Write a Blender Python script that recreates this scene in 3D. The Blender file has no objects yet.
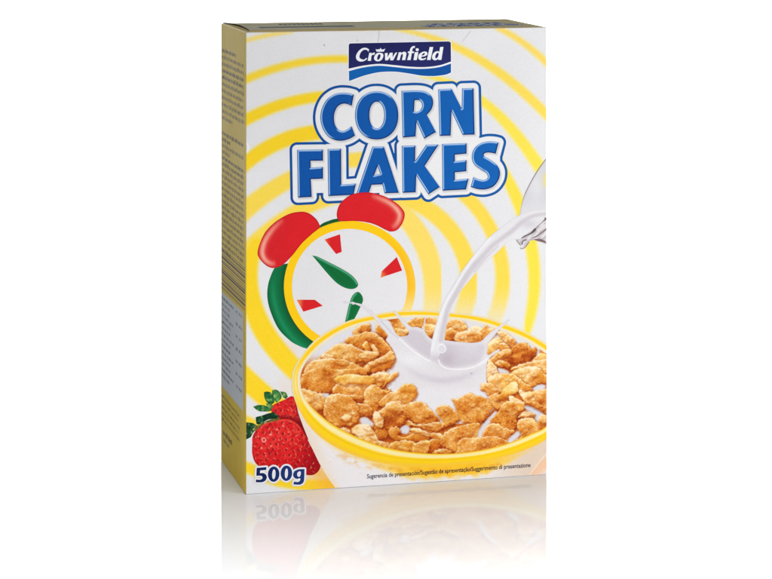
import bpy, math
import numpy as np

# ------------------------------------------------------------------ camera, world, lamps, exposure
sc = bpy.context.scene
COL = sc.collection
FPX, HORIZON = 2334.4974, -128.5126          # focal length and horizon row, in photograph pixels (772 wide)
CAMY, CAMZ = -1.5146579, 0.4042582
YAW = 0.24661157
BOXX = -0.09107687
W, D, H = 0.20505711, 0.09092312, 0.30

cam_d = bpy.data.cameras.new('camera'); cam = bpy.data.objects.new('camera', cam_d); COL.objects.link(cam)
cam.location = (0, CAMY, CAMZ); cam.rotation_euler = (math.pi/2, 0, 0)
cam_d.sensor_width = 36; cam_d.lens = FPX/772*36
cam_d.shift_y = -(289.5-HORIZON)/772
cam_d.clip_start = 0.05; cam_d.clip_end = 100
sc.camera = cam
sc.render.resolution_x, sc.render.resolution_y = 1024, 768

wd = bpy.data.worlds.new('World'); sc.world = wd; wd.use_nodes = True
bg = wd.node_tree.nodes['Background']; bg.inputs[0].default_value = (.95, .97, 1, 1); bg.inputs[1].default_value = 0.13

def area(name, loc, target, sx, sy, power, col=(1, 1, 1), spread=180):
    l = bpy.data.lights.new(name, 'AREA'); l.shape = 'RECTANGLE'; l.size = sx; l.size_y = sy
    l.energy = power; l.color = col; l.spread = math.radians(spread)
    o = bpy.data.objects.new(name, l); COL.objects.link(o); o.location = loc
    from mathutils import Vector
    o.rotation_euler = (Vector(target)-Vector(loc)).to_track_quat('-Z', 'Y').to_euler()
    return o
area('key_lamp', (0.98, -0.50, 0.26), (0.02, 0, 0.17), 0.4, 0.4, 10.0, (1, .99, .97))
area('front_lamp', (0.15, -2.2, 0.20), (0.0, 0, 0.12), 1.0, 0.30, 3.3, (.95, .98, 1))
area('side_fill', (-1.30, -0.25, 0.22), (-0.1, 0.04, 0.15), 0.5, 0.4, 2.0, (1, .98, .95))  # added weak fill from the left, lifts the dim side panel
area('floor_fill', (0.0, -0.285, 0.45), (0.0, -0.285, 0), 1.5, 0.25, 2.8, (1, 1, 1), 93)  # added fill above the near floor, fades the reflection towards the camera
area('backdrop_lamp', (0, 0.95, 1.45), (0, 2.35, 1.0), 2.4, 0.5, 185)
sc.view_settings.view_transform = 'Standard'; sc.view_settings.look = 'None'
sc.view_settings.exposure = 0; sc.view_settings.gamma = 1

# ------------------------------------------------------------------ materials
def new_mat(name):
    m = bpy.data.materials.new(name); m.use_nodes = True
    return m, m.node_tree, m.node_tree.nodes['Principled BSDF']

def print_mat(name, rough=0.5, spec=0.07, grain=0.028, bump=0.035):
    """printed carton: the ink colours come from the mesh, broken up by fine paper grain"""
    m, nt, b = new_mat(name)
    a = nt.nodes.new('ShaderNodeVertexColor'); a.layer_name = 'ink'
    tc = nt.nodes.new('ShaderNodeTexCoord')
    n1 = nt.nodes.new('ShaderNodeTexNoise'); n1.inputs['Scale'].default_value = 900; n1.inputs['Detail'].default_value = 3
    mr = nt.nodes.new('ShaderNodeMapRange'); mr.inputs['From Min'].default_value = .3; mr.inputs['From Max'].default_value = .7
    mr.inputs['To Min'].default_value = 1-grain; mr.inputs['To Max'].default_value = 1+grain*.6
    mx = nt.nodes.new('ShaderNodeMix'); mx.data_type = 'RGBA'; mx.blend_type = 'MULTIPLY'; mx.inputs['Factor'].default_value = 1
    nt.links.new(tc.outputs['Object'], n1.inputs['Vector']); nt.links.new(n1.outputs['Fac'], mr.inputs['Value'])
    nt.links.new(a.outputs['Color'], mx.inputs['A']); nt.links.new(mr.outputs['Result'], mx.inputs['B'])
    nt.links.new(mx.outputs['Result'], b.inputs['Base Color'])
    n2 = nt.nodes.new('ShaderNodeTexNoise'); n2.inputs['Scale'].default_value = 260; n2.inputs['Detail'].default_value = 4
    bp = nt.nodes.new('ShaderNodeBump'); bp.inputs['Strength'].default_value = bump; bp.inputs['Distance'].default_value = .001
    nt.links.new(tc.outputs['Object'], n2.inputs['Vector']); nt.links.new(n2.outputs['Fac'], bp.inputs['Height'])
    n3 = nt.nodes.new('ShaderNodeTexNoise'); n3.inputs['Scale'].default_value = 11; n3.inputs['Detail'].default_value = 1
    b3 = nt.nodes.new('ShaderNodeBump'); b3.inputs['Strength'].default_value = .5; b3.inputs['Distance'].default_value = .006
    nt.links.new(tc.outputs['Object'], n3.inputs['Vector']); nt.links.new(n3.outputs['Fac'], b3.inputs['Height'])
    nt.links.new(b3.outputs['Normal'], bp.inputs['Normal'])
    nt.links.new(bp.outputs['Normal'], b.inputs['Normal'])
    b.inputs['Roughness'].default_value = rough; b.inputs['Specular IOR Level'].default_value = spec
    return m
M_INK = print_mat('printed_carton')
M_TOP = print_mat('printed_carton_matt', rough=.8, spec=.02)

def plain_mat(name, col, rough, spec=.5, noise=0.0, scale=30):
    m, nt, b = new_mat(name)
    tc = nt.nodes.new('ShaderNodeTexCoord'); n = nt.nodes.new('ShaderNodeTexNoise'); n.inputs['Scale'].default_value = scale
    r = nt.nodes.new('ShaderNodeValToRGB')
    r.color_ramp.elements[0].position = .3; r.color_ramp.elements[1].position = .7
    r.color_ramp.elements[0].color = tuple(c*(1-noise) for c in col)+(1,)
    r.color_ramp.elements[1].color = tuple(min(1, c*(1+noise)) for c in col)+(1,)
    nt.links.new(tc.outputs['Object'], n.inputs['Vector']); nt.links.new(n.outputs['Fac'], r.inputs['Fac'])
    nt.links.new(r.outputs['Color'], b.inputs['Base Color'])
    b.inputs['Roughness'].default_value = rough; b.inputs['Specular IOR Level'].default_value = spec
    return m
M_FLOOR = plain_mat('white_acrylic', (.725, .73, .735), .035, .10, .004)
M_BACK = plain_mat('white_backdrop_paper', (.85, .85, .85), .9, .1, .01)
M_BOARD = plain_mat('shaded_board', (.06, .035, .018), .9, .1, .2, 300)  # board brown darkened to hold the shade of the lid gap

# ------------------------------------------------------------------ setting
def mesh_obj(name, verts, faces, mat, parent=None, smooth=False):
    me = bpy.data.meshes.new(name); me.from_pydata(verts, [], faces); me.update()
    if mat: me.materials.append(mat)
    o = bpy.data.objects.new(name, me); COL.objects.link(o)
    if parent: o.parent = parent
    if smooth: me.polygons.foreach_set('use_smooth', [True]*len(me.polygons))
    return o
fl = mesh_obj('floor', [(-2.2, -3.2, 0), (2.2, -3.2, 0), (2.2, 2.0, 0), (-2.2, 2.0, 0),
                        (-2.2, -3.2, -.02), (2.2, -3.2, -.02), (2.2, 2.0, -.02), (-2.2, 2.0, -.02)],
              [(0, 1, 2, 3), (7, 6, 5, 4), (0, 4, 5, 1), (1, 5, 6, 2), (2, 6, 7, 3), (3, 7, 4, 0)], M_FLOOR)
fl['kind'] = 'structure'
prof = [(1.9, -.004)] + [(2.0+.35*math.sin(a), .004+.35*(1-math.cos(a))) for a in np.linspace(0, math.pi/2, 14)] + [(2.35, 1.6)]
bv = [(x, y, z) for x in (-1.5, 1.5) for (y, z) in prof]; n = len(prof)
bd = mesh_obj('backdrop', bv, [(i, i+n, i+n+1, i+1) for i in range(n-1)], M_BACK, smooth=True)
bd['kind'] = 'structure'

# ------------------------------------------------------------------ plane geometry (picture tracing -> points on the carton)
cu, su = math.cos(YAW), math.sin(YAW)
def rays(P):
    P = np.asarray(P, float)
    return np.stack([(P[:, 0]-386)/FPX, np.ones(len(P)), (HORIZON-P[:, 1])/FPX], 1)
def to_local(Pw):
    x = Pw[:, 0]-BOXX; y = Pw[:, 1]; return np.stack([x*cu+y*su, -x*su+y*cu, Pw[:, 2]], 1)
def hit(P, nrm_local, off):
    """points of the carton plane (local normal, offset) seen at these traced positions"""
    nl = np.array(nrm_local, float); nw = np.array([nl[0]*cu-nl[1]*su, nl[0]*su+nl[1]*cu, nl[2]])
    o = np.array([0, CAMY, CAMZ]); base = np.array([BOXX, 0, 0])
    d = rays(P); t = (off-(o-base)@nw)/(d@nw)
    return to_local(o+d*t[:, None])
def front(P, lift=0.0):
    L = hit(P, (0, 1, 0), 0.0); L[:, 1] = -lift; return L
def side(P, lift=0.0):
    L = hit(P, (1, 0, 0), 0.0); L[:, 0] = -lift; return L
def top(P, lift=0.0):
    L = hit(P, (0, 0, 1), H); L[:, 2] = H+lift; return L
def unfront(x, z):
    """carton front point -> traced picture position"""
    x = np.asarray(x, float); z = np.asarray(z, float)
    X = BOXX+x*cu; Y = x*su-CAMY
    return np.stack([386+FPX*X/Y, HORIZON-FPX*(z-CAMZ)/Y], -1)
FC = unfront(np.array([.0004, W-.0002, W-.0002, .0004]), np.array([.0004, .0004, H-.0004, H-.0004]))
LAYER = 0.000008

# ------------------------------------------------------------------ shapes
def Z(ox, oy, s):
    return lambda pts: [(ox+p[0]/s, oy+p[1]/s)+tuple(p[2:]) for p in pts]
def C(pts): return [(p[0], p[1], 1) for p in pts]
def spline(pts, n=6, closed=True):
    """Catmull-Rom through the points; a third entry marks a sharp corner"""
    N = len(pts); out = []
    P = [np.array(p[:2], float) for p in pts]; cor = [len(p) > 2 for p in pts]
    rng = range(N) if closed else range(N-1)
    for i in rng:
        j = (i+1) % N
        p1, p2 = P[i], P[j]
        p0 = P[i-1] if (closed or i > 0) else p1
        p3 = P[(j+1) % N] if (closed or j < N-1) else p2
        if cor[i] and cor[j]: out.append(p1); continue
        m1 = np.zeros(2) if False else (p2-p0)/2
        m2 = (p3-p1)/2
        L = np.linalg.norm(p2-p1)
        if cor[i]: m1 = (p2-p1)
        if cor[j]: m2 = (p2-p1)
        for m in (m1, m2):
            l = np.linalg.norm(m)
            if l > 1.2*L: m *= 1.2*L/l
        for k in range(n):
            t = k/n; h = t*t*t; q = t*t
            out.append((2*h-3*q+1)*p1+(h-2*q+t)*m1+(-2*h+3*q)*p2+(h-q)*m2)
    if not closed: out.append(P[-1])
    return np.array(out)
def ell(cx, cy, rx, ry, n=64, p=2.0, rot=0.0):
    a = np.linspace(0, 2*math.pi, n, endpoint=False)
    x = np.sign(np.cos(a))*np.abs(np.cos(a))**(2/p)*rx; y = np.sign(np.sin(a))*np.abs(np.sin(a))**(2/p)*ry
    return np.stack([cx+x*math.cos(rot)-y*math.sin(rot), cy+x*math.sin(rot)+y*math.cos(rot)], 1)
def sdf(cont, X, Y):
    """signed distance (negative inside, even-odd over the contours)"""
    sh = X.shape; x = X.ravel(); y = Y.ravel()
    d2 = np.full(x.shape, 1e12); ins = np.zeros(x.shape, bool)
    for c in cont:
        A = c; B = np.roll(c, -1, 0)
        for (ax, ay), (bx, by) in zip(A, B):
            ex, ey = bx-ax, by-ay; l2 = ex*ex+ey*ey
            if l2 < 1e-14: continue
            wx = x-ax; wy = y-ay
            t = np.clip((wx*ex+wy*ey)/l2, 0, 1)
            d2 = np.minimum(d2, (wx-ex*t)**2+(wy-ey*t)**2)
            if ay != by:
                k = (ay > y) != (by > y)
                ins ^= k & (wx < ex*wy/ey)
    d = np.sqrt(d2); return np.where(ins, -d, d).reshape(sh)
def stroke(pts, X, Y):
    """distance to a polyline of (x, y, halfwidth): returns distance minus interpolated halfwidth, plain distance, position along"""
    sh = X.shape; x = X.ravel(); y = Y.ravel(); best = np.full(x.shape, 1e9); dist = best.copy(); pos = np.zeros(x.shape)
    n = len(pts)-1
    for i in range(n):
        ax, ay, aw = pts[i]; bx, by, bw = pts[i+1]
        ex, ey = bx-ax, by-ay; l2 = ex*ex+ey*ey+1e-12
        t = np.clip(((x-ax)*ex+(y-ay)*ey)/l2, 0, 1)
        d = np.hypot(x-ax-ex*t, y-ay-ey*t); s = d-(aw+(bw-aw)*t)
        k = s < best; best = np.where(k, s, best); dist = np.where(k, d, dist); pos = np.where(k, (i+t)/n, pos)
    return best.reshape(sh), dist.reshape(sh), pos.reshape(sh)
def sm_stroke(pts, n=6):
    """smooth a (x, y, w) polyline"""
    P = np.array(pts, float); out = []
    for i in range(len(P)-1):
        p0 = P[max(i-1, 0)]; p1 = P[i]; p2 = P[i+1]; p3 = P[min(i+2, len(P)-1)]
        for k in range(n):
            t = k/n
            out.append(.5*((2*p1)+(-p0+p2)*t+(2*p0-5*p1+4*p2-p3)*t*t+(-p0+3*p1-3*p2+p3)*t**3))
    out.append(P[-1]); return np.array(out)
def sstep(a, b, x):
    t = np.clip((x-a)/(b-a), 0, 1); return t*t*(3-2*t)
_rng = np.random.default_rng(7)
_lat = _rng.random((256, 256))
def vnoise(x, y):
    xi = np.floor(x).astype(int); yi = np.floor(y).astype(int); fx = x-xi; fy = y-yi
    fx = fx*fx*(3-2*fx); fy = fy*fy*(3-2*fy)
    g = lambda i, j: _lat[i & 255, j & 255]
    return (g(xi, yi)*(1-fx)+g(xi+1, yi)*fx)*(1-fy)+(g(xi, yi+1)*(1-fx)+g(xi+1, yi+1)*fx)*fy
def fbm(x, y, o=4, g=.5):
    s = 0; a = 1; t = 0
    for i in range(o):
        s = s+a*vnoise(x*2**i+17.3*i, y*2**i+5.1*i); t += a; a *= g
    return s/t
def lin(c):
    c = np.clip(np.asarray(c, float)/255., 0, 1)
    return np.where(c <= .04045, c/12.92, ((c+.055)/1.055)**2.4)
K_LIGHT = 1.14
def mixc(a, b, t): return a+(b-a)*t[..., None]
def rgb(c): return np.array(c, float)

# ------------------------------------------------------------------ filled outline -> coloured mesh
def iso(F, X, Y):
    """triangles of the region F < 0 on a regular grid (marching squares)"""
    ny, nx = F.shape; ins = F < 0
    vid = np.full(F.shape, -1); 
    q = ins[:-1, :-1].astype(int)+2*ins[:-1, 1:]+4*ins[1:, 1:]+8*ins[1:, :-1]
    vid[ins] = np.arange(ins.sum()); pts = [np.stack([X[ins], Y[ins]], 1)]; cnt = ins.sum()
    def edge(A, B, XA, YA, XB, YB):
        nonlocal cnt
        cr = (A < 0) != (B < 0); idx = np.full(A.shape, -1); k = cr.sum()
        t = A[cr]/(A[cr]-B[cr])
        pts.append(np.stack([XA[cr]+(XB[cr]-XA[cr])*t, YA[cr]+(YB[cr]-YA[cr])*t], 1))
        idx[cr] = np.arange(cnt, cnt+k); cnt += k; return idx
    Hh = edge(F[:, :-1], F[:, 1:], X[:, :-1], Y[:, :-1], X[:, 1:], Y[:, 1:])
    Vv = edge(F[:-1], F[1:], X[:-1], Y[:-1], X[1:], Y[1:])
    P = np.concatenate(pts)
    c = [vid[:-1, :-1], vid[:-1, 1:], vid[1:, 1:], vid[1:, :-1]]
    e = [Hh[:-1, :], Vv[:, 1:], Hh[1:, :], Vv[:, :-1]]           # top, right, bottom, left
    tris = []
    for case in range(1, 16):
        m = q == case
        if not m.any(): continue
        polys = []
        if case in (5, 10):                                        # two separate corners
            for k in range(4):
                if case >> k & 1: polys.append([('c', k), ('e', k), ('e', (k+3) % 4)])
        else:
            poly = []
            for k in range(4):
                a = case >> k & 1; b = case >> ((k+1) % 4) & 1
                if a: poly.append(('c', k))
                if a != b: poly.append(('e', k))
            polys.append(poly)
        for poly in polys:
            ids = [(c[k] if t == 'c' else e[k])[m] for t, k in poly]
            for i in range(1, len(ids)-1): tris.append(np.stack([ids[0], ids[i], ids[i+1]], 1))
    T = np.concatenate(tris) if tris else np.zeros((0, 3), int)
    return P, T
def build(name, V, T, colour, parent, mat):
    me = bpy.data.meshes.new(name); nv, nt = len(V), len(T)
    me.vertices.add(nv); me.vertices.foreach_set('co', np.ascontiguousarray(V, np.float32).ravel())
    me.loops.add(nt*3); me.loops.foreach_set('vertex_index', np.ascontiguousarray(T, np.int32).ravel())
    me.polygons.add(nt); me.polygons.foreach_set('loop_start', np.arange(0, nt*3, 3, dtype=np.int32))
    me.update(calc_edges=True)
    at = me.color_attributes.new('ink', 'FLOAT_COLOR', 'POINT')
    cc = np.ones((nv, 4), np.float32); cc[:, :3] = np.clip(lin(colour)/K_LIGHT, 0.003, .96)
    at.data.foreach_set('color', cc.ravel())
    me.materials.append(mat)
    o = bpy.data.objects.new(name, me); COL.objects.link(o); o.parent = parent
    return o
def clipF(X, Y, grow=0.0):
    """distance outside the front panel"""
    d = np.full(X.shape, -1e9)
    for i in range(4):
        a = FC[i]; b = FC[(i+1) % 4]; t = (b-a)/np.linalg.norm(b-a)
        d = np.maximum(d, (X-a[0])*t[1]*-1+(Y-a[1])*t[0])       # traced y runs down
    return d-grow
def flat(name, box, field, colour, layer, parent, h=.4, clip=True, where=front, mat=None):
    """a printed area: field(X,Y)<0 filled with colour(x,y) (one rgb or a function)"""
    xs = np.arange(box[0], box[2]+h, h); ys = np.arange(box[1], box[3]+h, h); X, Y = np.meshgrid(xs, ys)
    F = field(X, Y)
    if clip: F = np.maximum(F, clipF(X, Y))
    P, T = iso(F, X, Y)
    c = colour(P[:, 0], P[:, 1]) if callable(colour) else np.tile(rgb(colour), (len(P), 1))
    V = where(P, LAYER*layer)
    # make the faces look away from the carton
    if len(T):
        a, b, d = V[T[0, 0]], V[T[0, 1]], V[T[0, 2]]; nn = np.cross(b-a, d-a)
        want = {front: (0, -1, 0), side: (-1, 0, 0), top: (0, 0, 1)}[where]
        if nn@np.array(want) < 0: T = T[:, ::-1]
    return build(name, V, T, c, parent, mat or M_INK)
def bbox(conts, pad=1.0):
    A = np.concatenate(conts); return (A[:, 0].min()-pad, A[:, 1].min()-pad, A[:, 0].max()+pad, A[:, 1].max()+pad)
def shape(name, conts, colour, layer, parent, h=.3, pad=1, **k):
    return flat(name, bbox(conts, pad), lambda X, Y: sdf(conts, X, Y), colour, layer, parent, h, **k)

# ------------------------------------------------------------------ the carton
box = bpy.data.objects.new('cereal_box', None); COL.objects.link(box)
box.location = (BOXX, 0, 0); box.rotation_euler = (0, 0, YAW)
box['label'] = 'yellow and white cereal carton with blue lettering, standing on the glossy white floor'
box['category'] = 'cereal box'

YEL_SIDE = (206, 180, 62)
def carton_body():
    import bmesh
    bm = bmesh.new(); bmesh.ops.create_cube(bm, size=1)
    for v in bm.verts: v.co = ((v.co.x+.5)*W, (v.co.y+.5)*D, (v.co.z+.5)*H)
    bmesh.ops.bevel(bm, geom=bm.edges[:], offset=.0007, segments=3, affect='EDGES', profile=.5)
    me = bpy.data.meshes.new('carton_body'); bm.to_mesh(me); bm.free()
    co = np.zeros(len(me.vertices)*3); me.vertices.foreach_get('co', co); co = co.reshape(-1, 3)
    at = me.color_attributes.new('ink', 'FLOAT_COLOR', 'POINT'); cc = np.ones((len(co), 4), np.float32)
    c = np.tile(lin((226, 226, 228)), (len(co), 1))
    c[co[:, 0] < .00065] = lin(YEL_SIDE); c[(co[:, 2] > H-.0008) & (co[:, 1] > .0002)] = lin((214, 190, 110))
    cc[:, :3] = c; at.data.foreach_set('color', cc.ravel())
    me.materials.append(M_INK); o = bpy.data.objects.new('carton_body', me); COL.objects.link(o); o.parent = box
    me.polygons.foreach_set('use_smooth', [False]*len(me.polygons))
carton_body()

# ---- front panel: white with soft yellow rings
P1, P2, P3, P4, P5, P6, P7 = [(240, 20), (390, 20), (240, 130), (390, 130), (240, 240), (390, 220), (240, 350)]
def ring(*segs):
    out = []
    for (o, pts) in segs: out += [(o[0]+x/4.825, o[1]+y/4.825, w/4.825) for x, y, w in pts]
    P = np.array(out); dx, dy = P[:, 0]-358.5, P[:, 1]-300
    th = np.unwrap(np.arctan2(dy, dx)); r = np.hypot(dx, dy); deg = 3 if len(P) > 6 else 2
    pr = np.polyfit(th, r, deg); pw = np.polyfit(th, P[:, 2], 2)
    t = np.linspace(th[0], th[-1], 30); rr = np.polyval(pr, t)
    return np.stack([358.5+rr*np.cos(t), 300+rr*np.sin(t), np.maximum(.8, np.polyval(pw, t))], 1)
Yd, Ym, Yl, Yp = (255, 216, 42), (255, 220, 76), (255, 222, 84), (255, 220, 88)
RINGS = [
 (ring((P1, [(0, 108, 8), (30, 100, 9), (100, 81, 10), (180, 65, 9), (250, 57, 7)])), Yp, .85),
 (ring((P1, [(-10, 305, 19), (25, 290, 19), (120, 248, 19), (240, 215, 18), (380, 195, 17), (540, 188, 17)])), Yd, .9),
 (ring((P2, [(30, 48, 5), (90, 55, 9), (150, 66, 12), (230, 92, 14), (310, 128, 17), (420, 190, 20), (540, 262, 22), (650, 350, 22), (770, 475, 23)])), Yl, .95),
 (ring((P2, [(520, 36, 14), (620, 95, 15), (700, 155, 16), (770, 222, 17)])), Yp, .9),
 (ring((P1, [(-10, 502, 28), (25, 485, 28), (120, 437, 27), (240, 397, 26), (400, 368, 24)])), Yd, 1),
 (ring((P2, [(150, 270, 10), (240, 284, 14), (330, 308, 12), (435, 392, 18), (520, 460, 24), (600, 545, 28)]), (P4, [(660, 88, 30), (720, 165, 30), (790, 290, 28)])), (255, 230, 84), 1),
 (ring((P3, [(-10, 195, 32), (25, 165, 33), (120, 95, 35), (220, 45, 36), (400, 10, 36)])), Yd, 1),
 (ring((P4, [(500, 120, 22), (545, 203, 26), (590, 300, 30), (640, 400, 32)]), (P6, [(680, 90, 28), (694, 180, 28), (695, 270, 28), (688, 370, 27), (675, 460, 26), (655, 550, 22)])), (255, 228, 76), 1),
 (ring((P3, [(-20, 440, 46), (25, 392, 46), (80, 332, 45), (150, 275, 43), (250, 222, 38), (400, 180, 32), (545, 166, 30), (700, 190, 30)]), (P4, [(100, 120, 30), (250, 215, 34), (370, 322, 36), (440, 400, 38)]), (P6, [(480, 30, 40), (515, 120, 36), (533, 200, 34), (538, 280, 34), (530, 370, 36), (512, 480, 30)])), Ym, .95),
 (ring((P3, [(60, 590, 34), (90, 510, 36), (140, 442, 40), (210, 400, 42), (310, 372, 38), (410, 366, 30), (500, 352, 26)]), (P4, [(60, 300, 34), (170, 360, 44), (240, 425, 48)]), (P6, [(285, 20, 46), (320, 90, 45), (350, 170, 42), (368, 250, 42), (372, 330, 40), (365, 440, 36)])), Ym, .95),
 (ring((P5, [(80, 20, 32), (54, 120, 36), (48, 230, 40), (65, 330, 46), (100, 420, 50), (160, 512, 52), (230, 575, 50)]), (P7, [(270, 110, 44)])), Yd, 1),
 (ring((P4, [(30, 380, 44), (90, 430, 48), (150, 530, 52)]), (P6, [(150, 100, 48), (195, 190, 45), (210, 280, 45), (205, 370, 45), (198, 450, 40)])), (255, 222, 100), .95),
 (ring((P7, [(-20, 90, 48), (30, 140, 50), (80, 186, 50), (140, 240, 48), (220, 300, 45)])), Yd, 1),
 (sm_stroke([(243, 417.5, 3.2), (252, 422, 3.6), (262, 429, 4)]), Yd, .9),
 (sm_stroke([(240, 464.5, 5), (247, 467.5, 5.2), (257, 472, 5.4), (275, 480.5, 5), (295, 484, 5.2), (318, 485.5, 6), (338, 486.5, 7)]), Yd, 1),
]
def front_col(x, y):
    c = np.tile(rgb((232, 232, 235)), (len(x), 1))
    c = mixc(c, rgb((236, 212, 200)), .6*np.exp(-((x-291)**2/90+(y-352)**2/160)))           # warm tint beside the bowl print
    c = mixc(c, rgb((238, 220, 206)), .5*np.exp(-((x-286)**2/90+(y-388)**2/200)))
    for pts, col, al in RINGS:
        b = (pts[:, 0].min()-8, pts[:, 0].max()+8, pts[:, 1].min()-8, pts[:, 1].max()+8)
        k = (x > b[0]) & (x < b[1]) & (y > b[2]) & (y < b[3])
        if not k.any(): continue
        s, d, pos = stroke(pts, x[k], y[k]); a = al*(1-sstep(-2.7, 2.7, s))
        if col is not Yd: a = a*(1-.75*sstep(282, 330, y[k])*(x[k] < 525))
        c[k] = mixc(c[k], rgb(col), a)
    c = mixc(c, rgb((250, 188, 92)), .85*np.exp(-((x-318)**2/150+(y-472)**2/40)))
    c = mixc(c, rgb((252, 186, 60)), .7*sstep(300, 330, x)*sstep(470, 478, y)*(x < 345))
    # wear: a hairline crack from the lid, a crease and a scuff by the fold
    for pts, col, a in (([(379.5, 28, .25), (379, 36, .2), (377.5, 45, .12)], (150, 150, 155), .6), ([(470.5, 31, .2), (466, 37, .22), (462, 42, .1)], (176, 178, 184), .7),
                        ([(246.6, 143, .5), (248.5, 146.5, .5), (248.2, 150, .5), (246.4, 153, .4)], (250, 250, 250), .8), ([(324, 45, .5), (324.6, 45.4, .5)], (150, 150, 150), .8),
                        ([(357, 40, .4), (357.4, 40.4, .4)], (175, 175, 175), .8), ([(386, 316, .4), (386.3, 316, .4)], (190, 190, 190), .7)):
        s, _, _ = stroke(pts, x, y); c = mixc(c, rgb(col), a*(1-sstep(-.2, .5, s)))
    yt = 31.7-(x-245.3)*.01329
    for x0, x1, a in ((292, 331, .9), (416, 419, .9), (262, 270, .4), (505, 508, .8)):
        c = mixc(c, rgb((255, 252, 244)), a*(x > x0)*(x < x1)*(1-sstep(.5, 1.1, y-yt)))
    c = mixc(c, rgb((240, 190, 60)), .6*sstep(331, 336, x)*(1-sstep(404, 416, x))*(1-sstep(.3, 1.3, y-yt)))
    c = mixc(c, rgb((205, 190, 150)), .35*(1-sstep(.0, .9, x-245.6))*(fbm(y*.25, x*0, 3) > .5))
    n = fbm(x*.9, y*.9, 3); c += ((n-.5)*7)[:, None]
    return c
fp = flat('front_panel', (243, 24, 549, 497), lambda X, Y: np.full(X.shape, -1.), front_col, 1, box, h=.7)

# ---- the blue title
LT = []                                                     # (letter, contours)
z = Z(310, 75, 8.267)
LT.append([spline(z([(363, 160, 1), (345, 255, 1), (300, 238), (262, 240), (226, 264), (204, 310), (198, 355), (206, 408), (232, 448), (268, 463), (305, 450), (343, 422, 1), (373, 500, 1), (330, 526), (270, 543), (208, 538), (148, 505), (104, 440), (86, 365), (95, 285), (130, 213), (185, 166), (245, 147), (310, 148)]))])
LT.append([ell(310+551/8.267, 75+333/8.267, 179/8.267, 200/8.267, p=2.15), ell(310+552/8.267, 75+331/8.267, 61/8.267, 110/8.267, p=2.1)])
z = Z(390, 75, 7.72)
LT.append([spline(z([(88, 122, 1), (205, 118), (275, 128), (320, 163), (333, 213), (320, 264), (285, 308, 1), (355, 440, 1), (264, 493, 1), (205, 362, 1), (197, 475, 1), (97, 483, 1)])), spline(z([(190, 195, 1), (220, 194), (242, 212), (247, 240), (235, 268), (208, 283), (185, 281, 1)]))])
LT.append([spline(z(C([(372, 110), (475, 105), (553, 258), (556, 103), (645, 100), (653, 460), (560, 462), (475, 280), (468, 468), (382, 470)])))])
z = Z(284, 135, 8.267)
LT.append([spline(z(C([(108, 122), (322, 119), (322, 212), (220, 213), (220, 270), (322, 262), (322, 361), (222, 365), (229, 512), (115, 518)])))])
LT.append([spline(z(C([(360, 116), (472, 112), (474, 410), (595, 400), (575, 495), (366, 505)])))])
z = Z(350, 135, 8.267)
LT.append([spline(z(C([(185, 95), (280, 95), (404, 478), (285, 482), (268, 408), (178, 412), (152, 490), (50, 492)]))), spline(z(C([(228, 258), (250, 320), (200, 332)])))])
LT.append([spline(z(C([(428, 89), (541, 85), (538, 215), (630, 80), (734, 78), (618, 255), (743, 430), (648, 492), (548, 335), (543, 474), (434, 478)])))])
z = Z(420, 130, 8.267)
LT.append([spline(z(C([(181, 115), (385, 108), (385, 195), (288, 204), (288, 258), (385, 247), (383, 341), (288, 350), (288, 412), (402, 400), (380, 492), (185, 502)])))])
LT.append([spline(z([(650, 103, 1), (626, 196, 1), (570, 186), (532, 194), (531, 216), (580, 245), (636, 290), (661, 345), (650, 410), (608, 465), (545, 490), (480, 489), (418, 470, 1), (441, 388, 1), (485, 406), (530, 412), (560, 392), (548, 356), (500, 325), (450, 287), (428, 232), (440, 167), (485, 117), (550, 95), (612, 95)]))])
def letters_sdf(X, Y):
    out = np.full(X.shape, 1e9)
    for c in LT:
        b = bbox(c, 13); k = (X > b[0]) & (X < b[2]) & (Y > b[1]) & (Y < b[3])
        if k.any(): out[k] = np.minimum(out[k], sdf(c, X[k], Y[k]))
    return out
FILL = [spline(C(p)) for p in ([(325, 98), (390, 97), (397, 118), (396, 130), (360, 133), (330, 131)], [(405, 95), (474, 95), (474, 134), (500, 152), (500, 184), (406, 187)],
        [(352, 180), (398, 180), (398, 192), (352, 194)], [(306, 150), (333, 150), (333, 192.6), (306, 193.2)], [(330, 180), (362, 180), (362, 195), (330, 195)])]
def fill_sdf(X, Y): return np.minimum.reduce([sdf([c], X, Y) for c in FILL])
tb = (282, 70, 512, 205)
def halo_col(x, y): return np.tile(rgb((214, 206, 204)), (len(x), 1))
ttl = flat('title_lettering', tb, lambda X, Y: np.minimum(letters_sdf(X, Y)-7.55, fill_sdf(X, Y)-2.5), lambda x, y: mixc(np.tile(rgb((6, 78, 156)), (len(x), 1)), rgb((16, 90, 166)), sstep(300, 500, x)), 3, box, h=.35)
def border_col(x, y):
    d = letters_sdf(x, y); d2 = letters_sdf(x-.9, y-1.1)
    c = np.tile(rgb((238, 238, 240)), (len(x), 1))
    c = mixc(c, rgb((196, 197, 204)), .75*(1-sstep(-.4, 1.6, d2)))
    return mixc(c, rgb((205, 212, 226)), .8*sstep(4.2, 5.1, d)*(1-sstep(5.3, 5.6, d))*sstep(-.4, 0, fill_sdf(x, y)))
flat('letter_border', tb, lambda X, Y: np.minimum(letters_sdf(X, Y)-5.05, fill_sdf(X, Y)), border_col, 4, ttl, h=.35)
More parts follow.
